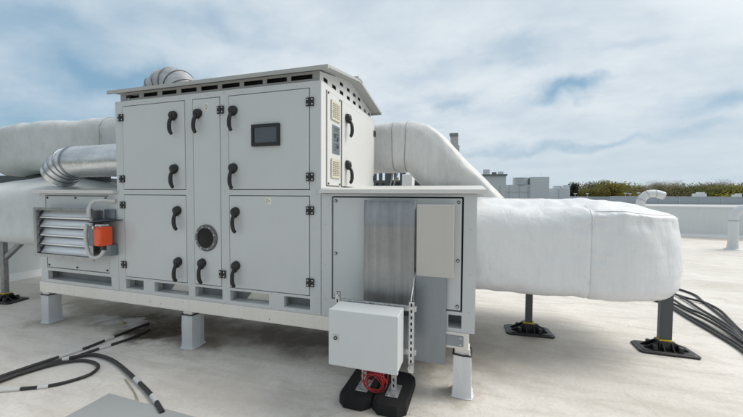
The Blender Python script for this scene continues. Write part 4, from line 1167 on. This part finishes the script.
kinds = {
 'green': ([crown_mesh('crown', 11, 13, 7000, .24, M['fol_green'], s) for s in (11, 12)], 'olive green broadleaf tree in the far tree line', 'broadleaf trees in the far tree line'),
 'yellow': ([crown_mesh('crown', 13, 12.5, 8000, .24, M['fol_yellow'], s) for s in (21, 22)], 'yellow green spring tree in the far tree line', 'yellow trees in the far tree line'),
 'dark': ([crown_mesh('crown', 7, 14.5, 4500, .24, M['fol_dark'], 31, 'cone')], 'dark pointed conifer at the left end of the far tree line', None),
 'brown': ([crown_mesh('crown', 11, 12.5, 7000, .23, M['fol_brown'], s) for s in (41, 42)], 'brownish budding tree in the far tree line', 'brown trees in the far tree line'),
 'bare': ([crown_mesh('crown', 13, 15.5, 7000, .30, M['fol_bare'], s, twig=True) for s in (51, 52)], 'tall bare grey tree above the far tree line', 'bare trees in the far tree line')}
CAMX, CAMY = .627, -3.0
cnt = {}
def tree(az, dist, kind, top, label=None):
    """az: bearing in degrees clockwise from +y, top: height of the tree top above the roof"""
    x = CAMX + dist * math.sin(R_(az)); y = CAMY + dist * math.cos(R_(az))
    ms, lab, grp = kinds[kind]
    k = cnt.get(kind, 0); cnt[kind] = k + 1
    t = thing('tree', label or lab, 'tree', (x, y, -7), None if label else grp)
    hh = {'green': 13.3, 'yellow': 12.8, 'dark': 14.8, 'brown': 12.8, 'bare': 16}[kind]
    s = (top + 7) / hh
    cr = put('crown', ms[k % len(ms)], (x, y, -7), t); cr.scale = (s * random.uniform(.95, 1.2), s * random.uniform(.95, 1.2), s); cr.rotation_euler = (0, 0, random.random() * 6.28)
    tk = put('trunk', TR[k % 2], (x, y, -7), t); tk.scale = (s, s, s)
    return t
def az(px): return math.degrees(math.atan((px - 371.5) / 332.2)) - 17.21
def th(v, px, dist):           # height of a sight line at that distance
    hor = 195.6 + (px - 371.5) * .006
    return 1.788 + (hor - v) / 332.2 * dist * math.cos(math.atan((px - 371.5) / 332.2))
rows = [(568, 118, 'green', 190), (573.5, 112, 'dark', 184.5), (581, 118, 'green', 189), (590, 135, 'brown', 184), (597, 132, 'green', 184.5), (604, 112, 'yellow', 187.5),
        (596, 110, 'green', 189.5), (612, 114, 'yellow', 189), (619, 122, 'green', 188), (626, 126, 'brown', 187.5), (633, 120, 'green', 189), (640, 118, 'brown', 190),
        (646, 140, 'brown', 190.5), (653, 128, 'bare', 184.5), (661, 150, 'bare', 184), (668, 138, 'bare', 185), (659, 118, 'brown', 190.5), (667, 120, 'green', 191), (675, 122, 'brown', 189.5),
        (683, 126, 'green', 189), (689, 130, 'brown', 188.5), (696, 118, 'green', 190), (703, 122, 'brown', 188.5), (711, 150, 'bare', 186), (718, 136, 'bare', 184.5), (725, 142, 'bare', 185.5),
        (715, 112, 'green', 190.5), (724, 112, 'yellow', 192), (732, 114, 'green', 191), (738, 126, 'brown', 188.5), (745, 118, 'green', 189.5), (752, 122, 'brown', 188), (760, 118, 'green', 189),
        (585, 128, 'brown', 188.5), (617, 140, 'brown', 188), (650, 112, 'green', 192.5), (682, 112, 'brown', 192.5), (706, 112, 'green', 192), (609, 130, 'green', 187)]
px_ = 572
while px_ < 775:
    rows.append((px_, random.uniform(150, 175), random.choice(['green', 'yellow', 'brown', 'green']), random.uniform(188.8, 191.5))); px_ += random.uniform(8, 12)
for px, dist, kind, v in rows: tree(az(px), dist, kind, th(v, px, dist) + .3)

for i, (px, v, dist) in enumerate(((574.8, 194.3, 96), (587, 194.3, 97), (625, 193.9, 98), (629.5, 194.2, 103), (638, 193.5, 100))):
    a = az(px); x = CAMX + dist * math.sin(R_(a)); y = CAMY + dist * math.cos(R_(a)); z = th(v, px, dist)
    t = thing('lamp_post', 'pale lamp head on a thin post in front of the far trees', 'lamp post', (x, y, -7), 'lamp posts before the far trees')
    mb = MB(); mb.cyl((x, y, -7), (x, y, z), .07, n=8); mb.build('post', M['bmid'], t)
    mb = MB(); mb.box(x - .30, x + .30, y - .2, y + .2, z, z + .26); mb.build('lamp_head', M['cap'], t, bevel=.05)

# ------------------------------------------------------------------ world and sun
SUN_AZ, SUN_EL = 66, 46          # bearing clockwise from +y (towards +x), elevation
sc_w = bpy.data.worlds.new('World'); scene.world = sc_w; sc_w.use_nodes = True
t = sc_w.node_tree; bg = t.nodes['Background']
sky = N(t, 'ShaderNodeTexSky', sky_type='NISHITA', sun_disc=False)
sky.sun_elevation = R_(SUN_EL); sky.sun_rotation = R_(SUN_AZ); sky.air_density = 1.0; sky.dust_density = 1.6; sky.ozone_density = 1.0
tc = N(t, 'ShaderNodeTexCoord'); d = tc.outputs['Generated']
sp_ = N(t, 'ShaderNodeSeparateXYZ'); L(t, d, sp_.inputs[0])
zc = mth(t, 'ADD', mth(t, 'MAXIMUM', sp_.outputs['Z'], 0.0), .25)
cb = N(t, 'ShaderNodeCombineXYZ')
L(t, mth(t, 'DIVIDE', sp_.outputs['X'], zc), cb.inputs[0]); L(t, mth(t, 'DIVIDE', sp_.outputs['Y'], zc), cb.inputs[1])
def wn(scale, detail, rough, off, dist=0.):
    mp = N(t, 'ShaderNodeMapping'); mp.inputs['Location'].default_value = off; mp.inputs['Rotation'].default_value = (0, 0, R_(17)); mp.inputs['Scale'].default_value = (.85, 1.08, 1)
    L(t, cb.outputs[0], mp.inputs[0])
    return noi(t, mp.outputs[0], scale, detail, rough, dist)
n1 = wn(.95, 9, .57, (3.1, 1.7, 0), .25)
n2 = wn(4.2, 8, .62, (7.3, 4.4, 0), .2)
n3 = wn(2.4, 7, .60, (1.3, 9.2, 0), .2)
# clear gaps and cloud bodies placed by direction
dn = N(t, 'ShaderNodeTexNoise'); dn.inputs['Scale'].default_value = 9; dn.inputs['Detail'].default_value = 7; L(t, d, dn.inputs['Vector'])
vs = N(t, 'ShaderNodeVectorMath', operation='SUBTRACT'); L(t, dn.outputs['Color'], vs.inputs[0]); vs.inputs[1].default_value = (.5, .5, .5)
vm = N(t, 'ShaderNodeVectorMath', operation='SCALE'); L(t, vs.outputs[0], vm.inputs[0]); vm.inputs['Scale'].default_value = .13
va = N(t, 'ShaderNodeVectorMath', operation='ADD'); L(t, d, va.inputs[0]); L(t, vm.outputs[0], va.inputs[1])
def blob(dirv, rx, rz, amt):
    dv = Vector(dirv).normalized(); right = dv.cross(Vector((0, 0, 1))).normalized(); up = right.cross(dv)
    s = N(t, 'ShaderNodeVectorMath', operation='SUBTRACT'); L(t, va.outputs[0], s.inputs[0]); s.inputs[1].default_value = dv
    def comp(ax, r):
        n = N(t, 'ShaderNodeVectorMath', operation='DOT_PRODUCT'); L(t, s.outputs[0], n.inputs[0]); n.inputs[1].default_value = ax
        return mth(t, 'POWER', mth(t, 'ABSOLUTE', mth(t, 'DIVIDE', n.outputs['Value'], r)), 2.0)
    e = mth(t, 'ADD', mth(t, 'ADD', comp(right, rx), comp(up, rz)), comp(dv, .5))
    return mth(t, 'MULTIPLY', mth(t, 'EXPONENT', mth(t, 'MULTIPLY', e, -1.0)), amt)
gaps = [((.205, .943, .258), .075, .020, .62), ((.27, .93, .268), .05, .014, .42), ((.479, .857, .191), .095, .024, .60), ((.438, .887, .149), .075, .014, .46), ((.103, .922, .373), .13, .030, .34), ((-.07, .959, .273), .06, .018, .40),
        ((.33, .90, .35), .08, .022, .30), ((.12, .985, .124), .20, .018, .42), ((.34, .93, .125), .16, .014, .38), ((-.15, .93, .34), .09, .022, .26),
        ((-.80, .54, .250), .15, .045, .62), ((-.70, .66, .28), .10, .03, .42), ((-.86, .47, .15), .30, .06, .52), ((-.86, .44, .36), .20, .07, .50), ((-.62, .70, .42), .16, .04, .34)]
tot = None
for b_ in gaps:
    q_ = blob(*b_); tot = q_ if tot is None else mth(t, 'ADD', tot, q_)
# left part of the sky is clearer than the right
lft = mth(t, 'MULTIPLY', mth(t, 'ADD', mth(t, 'MULTIPLY', sp_.outputs['X'], -.34), .0), 1.0)
cov = mth(t, 'ADD', mth(t, 'ADD', mth(t, 'MULTIPLY', n1, 1.0), mth(t, 'MULTIPLY', n2, .30)), .37)
cov = mth(t, 'SUBTRACT', cov, mth(t, 'ADD', mth(t, 'MULTIPLY', tot, 1.15), mth(t, 'MAXIMUM', lft, 0)))
cloud = ramp(t, cov, [(.05, 0.), (.45, .55), (.86, 1.)])
K = 10.0   # background strength is 0.1
def k3(c): return tuple(v * K for v in c)
shade = ramp(t, mth(t, 'ADD', mth(t, 'MULTIPLY', n3, .6), mth(t, 'MULTIPLY', n2, .4)), [(.36, 0.), (.66, 1.)])
ccol = mixc(t, shade, k3((.57, .665, .75)), k3((.76, .82, .865)))
# brighter towards the sun side high up, greyer near the horizon
hz = ramp(t, sp_.outputs['Z'], [(.0, 1.), (.22, 0.)])
ccol = mixc(t, mth(t, 'MULTIPLY', hz, .75), ccol, k3((.54, .645, .715)))
sunv = Vector((math.sin(R_(SUN_AZ)) * math.cos(R_(SUN_EL)), math.cos(R_(SUN_AZ)) * math.cos(R_(SUN_EL)), math.sin(R_(SUN_EL))))
dt = N(t, 'ShaderNodeVectorMath', operation='DOT_PRODUCT'); L(t, d, dt.inputs[0]); dt.inputs[1].default_value = sunv
glow = ramp(t, dt.outputs['Value'], [(.74, 0.), (.86, .25), (1., 1.)])
ccol = mixc(t, glow, ccol, k3((2.6, 2.5, 2.4)))
clear = mixc(t, .8, sky.outputs[0], k3((.26, .445, .605)))
col = mixc(t, cloud, clear, ccol)
back = ramp(t, mth(t, 'MULTIPLY_ADD', sp_.outputs['Y'], .5, .5), [(.36, .80), (.70, 1.02)])
col = mixc(t, 1.0, col, back, 'MULTIPLY')
L(t, col, bg.inputs['Color']); bg.inputs['Strength'].default_value = .1

ld = bpy.data.lights.new('sun', 'SUN'); ld.energy = 1.9; ld.angle = R_(28); ld.color = (1, .955, .88)
lo = bpy.data.objects.new('sun', ld); C.objects.link(lo); lo.location = (20, 12, 30)
lo.rotation_euler = (-sunv).to_track_quat('-Z', 'Y').to_euler()

# ------------------------------------------------------------------ camera
f, pitch, roll, yaw = 332.2285, -.03866, .006025, .30044
cy, sy_ = math.cos(yaw), math.sin(yaw); cp, sp2 = math.cos(pitch), math.sin(pitch)
Fv = Vector((-sy_ * cp, cy * cp, sp2)); Rv = Vector((cy, sy_, 0)); Uv = Rv.cross(Fv)
c_, s_ = math.cos(roll), math.sin(roll)
Rv, Uv = c_ * Rv + s_ * Uv, -s_ * Rv + c_ * Uv
cam = bpy.data.cameras.new('camera'); cam.sensor_width = 36; cam.lens = 36 * f / 743; cam.clip_start = .05; cam.clip_end = 6000
co = bpy.data.objects.new('camera', cam); C.objects.link(co)
co.matrix_world = Matrix(((Rv.x, Uv.x, -Fv.x, .62708), (Rv.y, Uv.y, -Fv.y, -3.0), (Rv.z, Uv.z, -Fv.z, 1.78812), (0, 0, 0, 1)))
scene.camera = co
scene.view_settings.view_transform = 'Standard'; scene.view_settings.look = 'None'; scene.view_settings.exposure = 0
